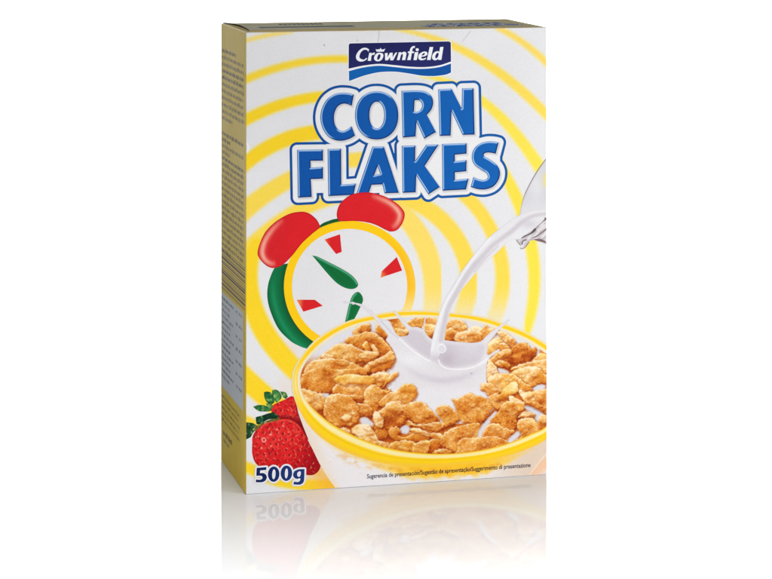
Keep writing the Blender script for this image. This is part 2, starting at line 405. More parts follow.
def letter_col(cont):
    def f(x, y):
        e = .25; d = sdf(cont, x, y)
        gx = (sdf(cont, x+e, y)-sdf(cont, x-e, y))/(2*e); gy = (sdf(cont, x, y+e)-sdf(cont, x, y-e))/(2*e)
        lit = -gx*.62-gy*.78
        c = mixc(np.tile(rgb((4, 84, 168)), (len(x), 1)), rgb((14, 98, 182)), sstep(300, 500, x))
        c += ((fbm(x*1.2, y*1.2, 3)-.5)*10)[:, None]
        dark = sstep(-.15, -.7, -lit)*0+sstep(.15, .6, -lit)
        c = mixc(c, rgb((10, 38, 98)), .9*dark*sstep(-1.35, -.7, d))                       # shaded right and lower bevels
        topb = sstep(.55, .85, -gy)
        c = mixc(c, rgb((168, 198, 236)), .95*topb*sstep(-1.95, -1.45, d)*(1-sstep(-.4, -.05, d)))      # pale upper bevels
        leftb = sstep(.25, .6, -gx)*(1-topb)
        c = mixc(c, rgb((206, 228, 250)), .95*leftb*np.exp(-((d+1.25)/.5)**2))            # bright line along left bevels
        c = mixc(c, rgb((6, 50, 120)), .55*leftb*sstep(-.7, -.2, d))
        return c
    return f
for c in LT: shape('letter', c, letter_col(c), 5, ttl, h=.24)

# ---- brand plaque
z = Z(340, 28, 6.433)
navy = spline(z([(55, 262, 1), (56, 108, 1), (64, 99, 1), (702, 86, 1), (713, 95, 1), (714, 216, 1), (640, 240), (550, 251), (450, 249), (350, 239), (250, 231), (150, 242)]))
wave = spline(z([(57, 277, 1), (150, 254), (250, 243), (350, 251), (450, 261), (550, 262), (640, 251), (714, 228, 1), (714, 287, 1), (680, 300), (610, 309), (530, 307), (440, 292), (350, 281), (250, 285), (150, 308), (58, 342, 1)]))
logo = flat('brand_logo', bbox([navy, wave], 2), lambda X, Y: np.minimum(np.minimum(sdf([navy], X, Y), sdf([wave], X, Y))-.75, np.maximum(sdf([spline(z(C([(55, 255), (714, 205), (714, 240), (55, 290)])))], X, Y), -9)), (246, 247, 250), 3, box, h=.3)
shape('logo_plaque', [navy], lambda x, y: mixc(np.tile(rgb((30, 32, 86)), (len(x), 1)), rgb((38, 44, 108)), sstep(40, 70, y)*.6+sstep(350, 450, x)*.4), 4, logo, h=.3)
shape('logo_wave', [wave], lambda x, y: mixc(np.tile(rgb((6, 98, 178)), (len(x), 1)), rgb((0, 84, 164)), sstep(350, 450, x)), 4, logo, h=.3)
z = Z(352, 40, 21.44); G = []
G.append([spline(z([(366, 200, 1), (300, 168), (228, 174), (158, 220), (100, 300), (84, 370), (108, 430), (170, 461), (240, 456), (300, 426), (326, 393, 1), (308, 384, 1), (262, 418), (212, 414), (166, 384), (160, 340), (180, 280), (222, 230), (270, 208), (322, 216), (352, 256, 1)]))])
G.append([spline(z([(370, 275, 1), (427, 275, 1), (418, 303, 1), (452, 276), (492, 270, 1), (476, 322, 1), (440, 318), (417, 348), (405, 446, 1), (335, 446, 1)]))])
G.append([spline(z([(602, 274), (655, 290), (673, 340), (647, 410), (590, 451), (520, 451), (474, 410), (480, 350), (520, 295), (560, 275)])), spline(z([(592, 303), (612, 330), (596, 390), (560, 427), (538, 402), (550, 345), (570, 313)]))])
crown = [spline(z(C([(508, 190), (548, 208), (570, 193), (595, 203), (612, 164), (634, 202), (662, 205), (714, 184), (680, 250), (525, 250)])))]
z = Z(384, 40, 21.44)
G.append([spline(z(C([(18, 285), (76, 275), (74, 372), (126, 276), (186, 272), (184, 372), (240, 276), (286, 264), (196, 436), (134, 436), (130, 365), (82, 436), (25, 436)])))])
G.append([spline(z([(318, 262, 1), (376, 262, 1), (370, 287, 1), (412, 255), (460, 258), (479, 300), (456, 431, 1), (384, 431, 1), (404, 330), (398, 302), (374, 308), (356, 345), (336, 431, 1), (274, 431, 1)]))])
G.append([spline(z([(495, 431, 1), (538, 281, 1), (508, 279, 1), (515, 244, 1), (548, 244, 1), (568, 180), (610, 136), (667, 130, 1), (656, 176, 1), (626, 171), (611, 200), (602, 244, 1), (646, 244, 1), (636, 281, 1), (596, 281, 1), (571, 431, 1)]))])
G.append([spline(z(C([(660, 262), (737, 258), (702, 431), (632, 431)]))), ell(384+712/21.44, 40+208/21.44, 1.6, 1.5)])
z = Z(412, 40, 21.44)
G.append([spline(z([(205, 265), (270, 245), (320, 263), (327, 308), (282, 345), (200, 362), (204, 388), (238, 400), (302, 378, 1), (292, 412, 1), (222, 433), (155, 422), (134, 372), (150, 310)])), spline(z([(226, 300), (264, 276), (274, 300), (246, 326), (207, 334)]))])
G.append([spline(z(C([(378, 150), (456, 150), (396, 429), (319, 429)])))])
G.append([spline(z([(604, 150, 1), (674, 147, 1), (630, 426, 1), (560, 426, 1), (566, 402, 1), (510, 433), (450, 420), (429, 370), (450, 300), (500, 250), (560, 240), (585, 254, 1)])), spline(z([(570, 282), (532, 284), (502, 330), (500, 386), (526, 391), (560, 350)]))])
flat('brand_lettering', (354, 44, 446, 63), lambda X, Y: np.minimum.reduce([sdf(c, X, Y) for c in G]), (244, 246, 252), 6, logo, h=.14)
shape('logo_crown', crown, (240, 243, 252), 6, logo, h=.14)

# ---- alarm clock
DC, DR = (349.7, 286.6), (65.8, 65.8)
green = [spline([(276, 265, 1), (271.5, 274), (268, 285), (267.4, 298), (270.7, 312), (278.5, 328.8), (290, 340.6), (298.3, 345.6), (307, 348.6), (318, 349, 1), (330, 346, 1), (340, 300, 1), (300, 262, 1)]),
         spline([(316, 235, 1), (320, 225.3), (330, 220.3), (338.5, 218.2, 1), (343, 224, 1), (330, 235, 1)])]
def green_col(x, y):
    r = np.hypot((x-DC[0])/DR[0], (y-DC[1])/DR[1])
    c = np.tile(rgb((0, 110, 62)), (len(x), 1))
    c = mixc(c, rgb((0, 84, 44)), sstep(1.1, 1.0, r)*.9*sstep(-1, 1, r))
    c = mixc(c, rgb((34, 142, 92)), .8*np.exp(-((r-1.165)/.045)**2)*sstep(262, 300, y))
    c = mixc(c, rgb((0, 78, 44)), sstep(1.21, 1.27, r)*.6); return mixc(c, rgb((6, 88, 44)), 1-sstep(240, 258, y))
clock = flat('alarm_clock_print', bbox(green, 1), lambda X, Y: sdf(green, X, Y), green_col, 4, box, h=.35)
def rim_col(x, y):
    r = np.hypot((x-DC[0])/DR[0], (y-DC[1])/DR[1])
    c = np.tile(rgb((255, 205, 20)), (len(x), 1)); c = mixc(c, rgb((250, 196, 70)), sstep(395, 412, x)*.6)
    c = mixc(c, rgb((255, 180, 30)), .55*np.exp(-((r-.9)/.04)**2)*sstep(380, 405, x))
    return mixc(c, rgb((250, 226, 150)), sstep(285, 312, y)*sstep(385, 395, x)*.9)
flat('clock_rim', (282, 219, 418, 354), lambda X, Y: sdf([ell(DC[0], DC[1], *DR, n=120)], X, Y), rim_col, 5, clock, h=.4)
flat('dial', (289, 226, 411, 346), lambda X, Y: sdf([ell(DC[0]-.1, DC[1]-.1, 57.6, 57.6, n=120)], X, Y), lambda x, y: rgb((228, 227, 230))+((fbm(x*.9, y*.9, 3)-.5)*7)[:, None]+sstep(300, 420, x)[:, None]*4, 6, clock, h=.6)
bellL = spline([(257.6, 252), (259.8, 243.5), (265.5, 231.8), (276, 221.4), (289, 214), (300.5, 211.7), (308.3, 213), (314.8, 217.6), (318.6, 222.8), (319.6, 227.6), (312.2, 233.8), (301.8, 243.5), (292.7, 255), (283.7, 264.1), (275.9, 267.7), (269.4, 267.3), (263, 262.8), (258.6, 257)])
bellR = spline([(337.1, 217.6), (337.1, 211), (340.4, 203.3), (349.4, 195.5), (359.8, 192.7), (371.5, 192.7), (384.4, 196.2), (396, 202.7), (402.5, 209.1), (404.8, 214.5), (402.6, 222.8), (397.4, 229.8), (390.9, 231.6), (385.7, 229.9), (375.3, 224.7), (365, 222), (353.3, 221), (340.4, 221.2)])
hl_L = sm_stroke([(283.5, 219, .1), (273, 229, .3), (265, 241, .6), (262.3, 252, .9), (265, 259.5, 1.1), (271, 263.5, 1), (276, 263, .4)])
hl_R = sm_stroke([(371, 195.5, .1), (381, 199, .5), (391, 204, .9), (398, 211, 1.2), (399.5, 217, 1.4), (396.5, 224, 1.3), (391.5, 228, .9)])
def bell_col(cont, hl):
    def f(x, y):
        d = sdf([cont], x, y); c = np.tile(rgb((222, 32, 40)), (len(x), 1))
        if hl is hl_L: c = mixc(c, rgb((204, 30, 40)), sstep(300, 270, x)*.5)
        c += ((fbm(x*.8, y*.8, 3)-.5)*9)[:, None]
        s, dd, p = stroke(hl, x, y); w = np.sin(np.clip(p, 0, 1)*math.pi)**.6
        c = mixc(c, rgb((228, 80, 66)), .8*np.exp(-(dd/4.4)**2)*w)
        c = mixc(c, rgb((246, 178, 160)), .92*np.exp(-(dd/2.4)**2)*w)
        return mixc(c, rgb((186, 16, 26)), .75*sstep(-1.6, -.2, d))
    return f
shape('bell', [bellL], bell_col(bellL, hl_L), 8, clock, h=.4)
shape('bell', [bellR], bell_col(bellR, hl_R), 8, clock, h=.4)
h1 = spline([(312.2, 255.4, 1), (317.5, 256.6), (324, 259.7), (331, 263.2), (340.4, 268), (350.7, 274.4), (356.8, 281), (357.9, 285.8), (353.3, 288.9), (345.5, 288), (336.5, 282.8), (327.7, 273.8), (319, 263.5)])
h2 = spline([(357.8, 291.8), (361.8, 295.2), (363, 300.3), (361, 305.6), (357, 314), (353.5, 320.5, 1), (345, 321.8, 1), (347, 313), (349.4, 303), (352.7, 295.2)])
def hand_col(c0, dirx, diry):
    def f(x, y):
        e = .3; d = sdf([c0], x, y); gx = (sdf([c0], x+e, y)-d)/e; gy = (sdf([c0], x, y+e)-d)/e; l = gx*dirx+gy*diry
        c = np.tile(rgb((2, 116, 62)), (len(x), 1)); c = mixc(c, rgb((0, 96, 46)), sstep(-1, -4, d)*.5)
        c = mixc(c, rgb((104, 178, 138)), .85*sstep(.3, .9, l)*np.exp(-((d+1.3)/1.0)**2))
        return mixc(c, rgb((0, 92, 48)), .5*sstep(-.8, 0, d))
    return f
shape('clock_hand', [h1], hand_col(h1, .7, -.7), 7, clock, h=.3)
shape('clock_hand', [h2], hand_col(h2, -.8, -.4), 7, clock, h=.3)
def mark(pts, ax, ay, bx, by):
    c0 = spline(C(pts))
    def f(x, y):
        t = np.clip(((x-ax)*(bx-ax)+(y-ay)*(by-ay))/((bx-ax)**2+(by-ay)**2), 0, 1)
        return mixc(np.tile(rgb((238, 120, 62)), (len(x), 1)), rgb((218, 32, 38)), sstep(0, .55, t))
    shape('hour_mark', [c0], f, 7, clock, h=.3)
mark(Z(250, 180, 7.72)([(575, 460), (695, 418), (708, 555), (665, 572)]), 324.5, 246, 338, 243)
mark(Z(330, 255, 7.72)([(515, 15), (557, 120), (390, 175), (400, 125)]), 381, 275, 392, 268)
mark(Z(250, 255, 7.72)([(360, 345), (500, 345), (562, 392), (412, 438)]), 299, 304, 309, 305)

# ---- strawberries
berryF = spline([(252.2, 444), (252.8, 436), (257.5, 428.6), (265.6, 422), (277.3, 419.4), (289, 419), (298.3, 424.3), (305.3, 434.8), (311, 446.4), (315.8, 453.3), (320.4, 463.8), (319.3, 469.8), (314.6, 474.3), (308.8, 475.2), (296, 473), (282, 470), (268, 467.5), (259.8, 466.5), (254.6, 461.5), (252.2, 453.3)])
berryB = spline([(271, 410), (273.8, 404.6), (284.3, 399.8), (292.4, 396.1), (296, 403), (298.6, 413.8), (303.4, 427), (308, 440), (298, 440), (286, 425), (277, 421)])
def berry_col(cont, cx, cy, rx, ry, seed, backdark):
    def f(x, y):
        d = sdf([cont], x, y)
        u = (x-cx)/rx; v = (y-cy)/ry
        c = np.tile(rgb((222, 28, 34)), (len(x), 1))
        c = mixc(c, rgb((238, 52, 50)), .6*np.exp(-((u+.35)**2+(v+.3)**2)/.3))
        c = mixc(c, rgb((150, 10, 22)), .85*sstep(.15, 1.05, u*.9+v*.25)+backdark*0)
        c = mixc(c, rgb((172, 16, 24)), .45*sstep(.45, 1.1, v))
        n = fbm(x*.45+seed, y*.45, 4); c = mixc(c, rgb((248, 86, 70)), .45*sstep(.52, .74, n)*(1-sstep(-.2, .6, u)))
        c = mixc(c, rgb((158, 10, 20)), .35*(1-sstep(.3, .46, n)))
        # seeds in staggered rows: dark pit with a gold seed and a wet glint
        rng = np.random.default_rng(seed); k = 0
        for yy in np.arange(cy-ry, cy+ry, 5.3):
            k += 1
            for xx in np.arange(cx-rx+(k % 2)*3.2, cx+rx, 6.4):
                px, py = xx+rng.uniform(-.9, .9), yy+rng.uniform(-.9, .9)+.06*(xx-cx)
                r = rng.uniform(.9, 1.45); g = rng.uniform(.2, 1); st = rng.random()
                m = (np.abs(x-px) < 4) & (np.abs(y-py) < 4)
                if not m.any(): continue
                dx, dy = x[m]-px, y[m]-py; q = np.hypot(dx, dy)
                cm = c[m]; cm = mixc(cm, rgb((118, 6, 16)), .75*np.exp(-(q/r)**2))
                cm = mixc(cm, rgb((214, 110, 56)), .4*np.exp(-((dx-.1)**2/.14+(dy-.1)**2/.3)))
                ringv = np.exp(-((q-r*1.25)/.38)**2)
                cm = mixc(cm, rgb((255, 168, 140)), (.25+.75*g)*.9*ringv*sstep(.2, .95, (dx*math.cos(st*2-1.2)+dy*math.sin(st*2-1.2))/(q+.01)))
                c[m] = cm
        s, q, p = stroke([(263.9+1.9*math.cos(a), 439.9+1.9*math.sin(a), .2) for a in np.linspace(-.5, 5.2, 14)], x, y)
        c = mixc(c, rgb((255, 205, 190)), .9*np.exp(-(q/.55)**2))
        if not backdark:
            for (px, py, rr, al) in ((270.5, 434.5, 1.3, .55), (277, 429.5, 1.1, .5), (261.5, 448, 1.0, .5), (283.5, 426, 1.2, .5), (258.5, 436.5, .9, .45), (271, 446, 1.0, .4), (289, 432, 1.0, .4), (266, 456, .9, .4), (279, 440, .8, .45), (296, 436, .9, .35)):
                c = mixc(c, rgb((255, 206, 190)), min(1, al*1.6)*np.exp(-(((x-px)/rr)**2+((y-py)/(rr*.7))**2)))
        rngv = np.random.default_rng(seed+5)
        for _ in range(22):                                                        # glossy ridge lines on the shaded flank
            a0, b0 = cx+rx*rngv.uniform(.05, .75), cy+ry*rngv.uniform(-.8, .3); a1, b1 = a0+rngv.uniform(-4, 4), b0+rngv.uniform(1, 5)
            s, q, p = stroke([(a0, b0, .1), ((a0+a1)/2+1, (b0+b1)/2, .2), (a1, b1, .1)], x, y); c = mixc(c, rgb((244, 104, 74)), .75*np.exp(-(q/.5)**2))
        if backdark: c = mixc(c, rgb((112, 6, 16)), .8*np.exp(-(np.maximum(sdf([berryF], x, y), 0)/3.2)**2)+0*x); c = mixc(c, rgb((120, 6, 18)), .55*sstep(291, 303, x))
        else: c = mixc(c, rgb((240, 92, 72)), .6*np.exp(-((d+1.4)/1.1)**2)*(1-sstep(424, 432, y)))
        return mixc(c, rgb((150, 12, 20)), .6*sstep(-1.1, 0, d))
    return f
straw = shape('strawberry_print', [berryB], berry_col(berryB, 287, 415, 18, 20, 11, .3), 4, box, h=.28)
shape('strawberry', [berryF], berry_col(berryF, 286, 446, 35, 28, 3, 0), 6, straw, h=.28)
z = Z(240, 380, 8.58)
LEAVES = [([(205, 106, 1), (230, 98), (270, 110), (295, 140), (300, 180), (272, 208), (232, 192), (210, 150)], (66, 140, 70), (22, 78, 38)),
          ([(275, 95), (310, 82), (345, 110), (356, 150), (332, 182), (310, 195, 1), (290, 150)], (116, 172, 92), (34, 100, 46)),
          ([(345, 98, 1), (390, 105), (411, 144, 1), (392, 161), (366, 142)], (120, 166, 92), (52, 106, 50)),
          ([(112, 229, 1), (160, 214), (220, 220), (266, 245), (262, 266), (180, 270), (142, 256)], (112, 170, 92), (30, 96, 48)),
          ([(225, 200), (262, 205), (285, 225), (268, 248), (238, 230)], (150, 178, 96), (70, 120, 58)),
          ([(50, 460, 1), (100, 458), (92, 488), (50, 512, 1)], (60, 110, 60), (22, 58, 34)),
          ([(48, 362, 1), (110, 370), (150, 393), (172, 402), (122, 440), (100, 470), (48, 452, 1)], (92, 132, 80), (18, 58, 36)),
          ([(110, 420), (160, 385), (230, 350), (320, 322), (345, 332), (300, 352), (230, 366), (170, 400), (130, 440)], (150, 150, 72), (96, 92, 40)),
          ([(134, 318, 1), (190, 304), (235, 288, 1), (262, 282), (290, 272, 1), (334, 313, 1), (310, 330), (240, 340), (184, 372), (144, 378)], (40, 104, 62), (8, 48, 30))]
for i, (pts, a, b) in enumerate(LEAVES):
    c0 = spline(z(pts))
    def lf(x, y, c0=c0, a=a, b=b, i_=i*7.3):
        d = sdf([c0], x, y); n = fbm(x*.35+i_, y*.3, 3)
        c = mixc(np.tile(rgb(b), (len(x), 1)), rgb(a), np.clip(.45+.3*(1-sstep(-2.6, -.2, d))-.3+(n-.5)*2.2, 0, 1))
        return mixc(c, rgb((190, 208, 150)), .5*sstep(.62, .75, n))
    shape('leaf', [c0], lf, 7+i*.2, straw, h=.28)

# ---- the bowl of flakes
rim_out = [(293, 370), (299.3, 358.7), (310.7, 344.2), (321, 335.4), (331.5, 328.7), (348, 320.9), (362.5, 317.0), (370, 315.5), (386, 312.2), (401.5, 310.4), (422, 310.3), (436, 311.2), (450.7, 312.4), (471.5, 314.7), (488, 317.9), (501.5, 322.4), (516.3, 327.6), (530, 333.8), (547, 344), (566, 360), (576, 385), (566, 420), (546, 439.5), (524.8, 450), (498.9, 458), (470, 463), (440, 465.6), (410, 466), (377.7, 462.5), (351.8, 454.6), (333.7, 446.2), (319.4, 436.4), (307.8, 424.2), (300, 411.7), (295, 401), (292, 389), (291.6, 378.5)]
rim_in = [(301, 372), (306.5, 361), (317, 349.6), (329, 340), (345, 330.5), (364, 323.8), (385, 319.8), (404, 317.6), (424, 317), (450, 318.6), (470, 321), (487, 325), (501, 330), (515, 335.5), (529, 342), (547, 354), (560, 366), (566, 385), (560, 410), (545, 427.5), (534, 433), (511, 442.5), (486, 449.5), (460, 453.2), (435, 454), (410, 452.2), (388, 448.2), (366, 441), (348, 433), (330, 423), (316, 411.5), (308, 403), (302.5, 394), (300, 383)]
RO, RI = spline(rim_out, 4), spline(rim_in, 4)
bodyP = spline([(292, 392, 1), (296, 403.5, 1), (303, 426, 1), (311, 446, 1), (320.3, 465), (328.7, 479), (337.5, 490.5, 1), (337.5, 500, 1), (510, 500, 1), (530.3, 475, 1), (547, 454, 1), (570, 425, 1), (560, 390, 1), (430, 380, 1)])
def body_col(x, y):
    d = sdf([bodyP], x, y); c = np.tile(rgb((240, 237, 240)), (len(x), 1))
    c = mixc(c, rgb((238, 222, 205)), .9*sstep(-16, -1, d)*(x < 400)*sstep(490, 440, y))
    c = mixc(c, rgb((250, 226, 190)), .7*sstep(-7, -.5, d)*(x < 400)*sstep(455, 478, y))
    c = mixc(c, rgb((228, 205, 182)), .85*sstep(470, 535, x))
    n = fbm(x*.16, y*.25, 4); n2 = fbm(x*.22+9, y*.28, 3)
    dr = sdf([RO], x, y)                                                                       # distance below the rim
    amt = sstep(355, 420, x)*sstep(535, 480, x)
    band = 1-sstep(1.5+4*amt+5*n*amt, 5+8*amt+7*n*amt, dr)
    c = mixc(c, rgb((255, 202, 48)), np.clip(band*(.3+.7*amt), 0, 1)*sstep(306, 345, x)*sstep(552, 515, x))
    c = mixc(c, rgb((236, 160, 44)), .5*sstep(.40, .70, n)*np.exp(-((dr-5.5)/3.6)**2)*sstep(326, 350, x)*sstep(505, 480, x))
    for (px, py, r) in ((347, 452, 4), (357, 456.5, 5), (366, 459, 4), (379, 466, 4.5), (419, 470.5, 5), (462, 470.5, 5), (471, 469.5, 4), (440, 472.5, 3.5), (492, 466, 5), (498, 464.5, 4)):
        q = np.hypot(x-px, (y-py)*1.7)+(n2-.5)*2; c = mixc(c, rgb((222, 146, 60)), (.2 if px < 400 else .42)*(1-sstep(0, r*1.1, q)))
    for (px, py) in ((361, 473.5), (407, 480), (402, 478.5), (330, 462), (318, 450), (460, 477.5), (513, 466), (420, 481)):
        q = np.hypot(x-px, (y-py)*1.5); c = mixc(c, rgb((240, 200, 150)), .4*(1-sstep(0, 1.7, q)))
    s, q, p = stroke([(546.5, 453.5, .2), (530, 474.5, .2)], x, y); c = mixc(c, rgb((250, 226, 204)), .9*np.exp(-(q/1.0)**2))
    return c+((fbm(x*.9, y*.9, 3)-.5)*6)[:, None]
bowl = flat('cereal_bowl_print', (290, 380, 549, 497), lambda X, Y: sdf([bodyP], X, Y), body_col, 9, box, h=.5)
peach = spline(C([(548, 453.4), (530.9, 474.3), (526, 482), (552, 482), (552, 450)]))
shape('glass_foot', [peach], lambda x, y: mixc(np.tile(rgb((246, 204, 168)), (len(x), 1)), rgb((243, 228, 222)), sstep(0, 10, (x-531)*.62+(y-474.5)*.78-.5)), 10, bowl, h=.4)

# rim: pale outer glass, saturated yellow band, cream highlight on the near side
def rim_print(x, y):
    do = -sdf([RO], x, y); di = sdf([RI], x, y); t = do/(do+np.maximum(di, 0)+1e-6)        # 0 outer edge .. 1 inner edge
    near = sstep(392, 425, y+(x < 320)*8)
    back = np.tile(rgb((244, 236, 214)), (len(x), 1))
    back = mixc(back, rgb((255, 206, 34)), sstep(.08, .3, t)*(1-sstep(.6, .8, t)))
    back = mixc(back, rgb((226, 188, 88)), .6*np.exp(-((t-.04)/.05)**2)); back = mixc(back, rgb((236, 224, 190)), .9*sstep(.72, .95, t))
    fr = np.tile(rgb((252, 204, 60)), (len(x), 1)); fr = mixc(fr, rgb((255, 214, 24)), sstep(.1, .3, t)); fr = mixc(fr, rgb((250, 200, 30)), sstep(.4, .52, t)*(1-sstep(.5, .6, t)))
    fr = mixc(fr, rgb((253, 238, 170)), sstep(.55, .7, t)*(1-sstep(.86, .97, t))); fr = mixc(fr, rgb((236, 178, 60)), .8*sstep(.92, 1.0, t))
    left = np.exp(-((x-296)/7.)**2)*np.exp(-((y-386)/22.)**2)
    c = mixc(back, fr, near)
    c = mixc(c, rgb((252, 236, 170)), left*.9*np.exp(-((t-.45)/.16)**2)); return c
def ring_field(X, Y): return np.maximum(sdf([RO], X, Y), -sdf([RI], X, Y)-.3)
flat('bowl_rim', (289, 308, 549, 468), ring_field, rim_print, 12, bowl, h=.4)

# flakes: a printed food photograph, composed flake by flake
GH = .36; gx0, gy0, gx1, gy1 = 295, 312, 549, 458
GX, GY = np.meshgrid(np.arange(gx0, gx1, GH), np.arange(gy0, gy1, GH))
RAMP = np.array([(142, 48, 10), (192, 90, 22), (220, 136, 46), (236, 168, 82), (247, 206, 136), (255, 238, 206)], float)
RT = np.array([0, .2, .42, .62, .82, 1.0])
def ramp(v, hue):
    v = np.clip(v, 0, 1); c = np.stack([np.interp(v, RT, RAMP[:, k]) for k in range(3)], -1)
    g = np.maximum(hue, 0); r = np.minimum(hue, 0); o = np.zeros_like(g)
    return c*np.stack(np.broadcast_arrays(1+o, 1-.02*g+.10*r, 1-.30*g+.28*r), -1)      # golden above zero, redder below
IMG = ramp(.12+.3*fbm(GX*.3, GY*.3, 4), np.array(-.3))
MILK = rgb((228, 225, 229))
inner_pale = np.clip(sstep(17, 6, -sdf([RI], GX, GY)), 0, 1)*sstep(372, 352, GY)
IMG = mixc(IMG, rgb((226, 224, 228)), inner_pale)
milk_poly = spline([(343.6, 301.6), (353, 302.4), (362, 304.4), (370, 309.8), (376, 315.6), (382, 319.4), (388.5, 320.5), (391.7, 325.6), (395.5, 332.6), (400.2, 336.5), (408, 335), (408.8, 331, 1), (404, 325.5), (393.4, 311.8, 1), (395.4, 310.8, 1), (404, 320), (411, 326.6), (417, 327), (422.7, 328.8, 1), (424.7, 317.5, 1), (425.7, 317.5, 1), (424.5, 329.5), (427, 335), (431.5, 339, 1), (444.5, 340, 1), (448.4, 340.7), (460.8, 342), (471.7, 342.8), (481, 341.2), (485.7, 336.5), (491, 332), (497, 327.5), (503, 323), (508.5, 319.4, 1), (509.5, 320.6, 1), (504.5, 325), (498, 331), (490, 341), (487.5, 345), (487.3, 354), (490, 354.2), (494, 351.3), (498.6, 349.3, 1), (499.2, 351.2, 1), (495, 354), (489.5, 358.5), (487, 364), (486.5, 378), (489, 392), (496, 405), (480, 420), (450, 424), (415, 420), (396, 396), (384, 384), (386, 372), (394.5, 361), (394, 352), (389, 344), (386, 340), (387.6, 334.8), (380, 326.2), (376.6, 321.5), (370.6, 314.5), (362, 307.4), (353, 303.6), (344, 303.2)], 4)
def milk_col(x, y):
    c = np.tile(MILK, (len(x), 1))
    lip = sm_stroke([(392, 332, .3), (403, 342, .3), (413, 350.5, .3), (424, 358, .4), (430, 361.2, .4)])
    lip2 = sm_stroke([(438.5, 360, .4), (441, 365, .5), (447, 368.3, .5), (458, 369.3, .5), (470, 368, .4), (480, 364, .3), (488, 358.5, .3)])
    inside = spline([(392, 331), (402, 334), (411, 327), (424, 331), (431, 340), (446, 341), (470, 344), (484, 343), (486, 352), (480, 363), (468, 367.5), (452, 369), (441, 364.5), (430, 361), (418, 354), (404, 343)])
    di = sdf([inside], x, y)
    c = mixc(c, rgb((205, 197, 207)), .8*(1-sstep(-5, 1, di)))
    c = mixc(c, rgb((192, 180, 192)), .75*np.exp(-((x-447)**2/70+(y-359)**2/60)))
    c = mixc(c, rgb((220, 216, 224)), .7*np.exp(-((x-470)**2/150+(y-349)**2/60)))
    c = mixc(c, rgb((240, 239, 243)), .75*np.exp(-((x-410)**2/300+(y-360)**2/60))*(di > 0))
    sh = sm_stroke([(398, 362, 1), (416, 374, 1), (436, 380, 1), (456, 379, 1), (474, 373, 1), (484, 368, 1)])
    s, q, p = stroke(sh, x, y); c = mixc(c, rgb((204, 197, 208)), .62*np.exp(-(q/3.6)**2)*np.sin(np.clip(p, .08, .95)*math.pi))
    c = mixc(c, rgb((236, 234, 240)), .7*sstep(384, 394, y))
    for L_, w, a in ((lip, .7, .9), (lip2, .8, .9)):
        s, q, p = stroke(L_, x, y); c = mixc(c, rgb((247, 246, 250)), a*np.exp(-(q/w)**2))
    s, q, p = stroke([(381, 321, .2), (390, 331, .2), (398, 338, .2)], x, y); c = mixc(c, rgb((196, 190, 202)), .6*np.exp(-(q/.9)**2))
    d = sdf([milk_poly], x, y); c = mixc(c, rgb((204, 196, 206)), .5*sstep(-1.3, -.1, d)*(y < 362))
    s, q, p = stroke([(471.4, 373.4, .25), (471.8, 373.4, .25)], x, y); c = mixc(c, rgb((120, 112, 120)), .8*np.exp(-(q/.5)**2))
    return c+((fbm(x*.6, y*.6, 3)-.5)*6)[:, None]
def paint_milk():
    b = sdf([milk_poly], GX, GY); a = np.clip(.5-b/.5, 0, 1)
    k = a > 0; cc = milk_col(GX[k], GY[k]); IMG[k] = IMG[k]*(1-a[k][:, None])+cc*a[k][:, None]
def paint_patch(pts, col=(222, 219, 228)):
    c0 = spline(pts); d = sdf([c0], GX, GY)+(fbm(GX*.5, GY*.5, 2)-.5)*1.2; a = np.clip(.5-d/1.2, 0, 1)
    dark = sstep(-2.2, 0, d)
    IMG[:] = mixc(IMG, mixc(np.tile(rgb(col), GX.shape+(1,)), rgb((190, 160, 150)), dark*.5), a)
_fl = [0]
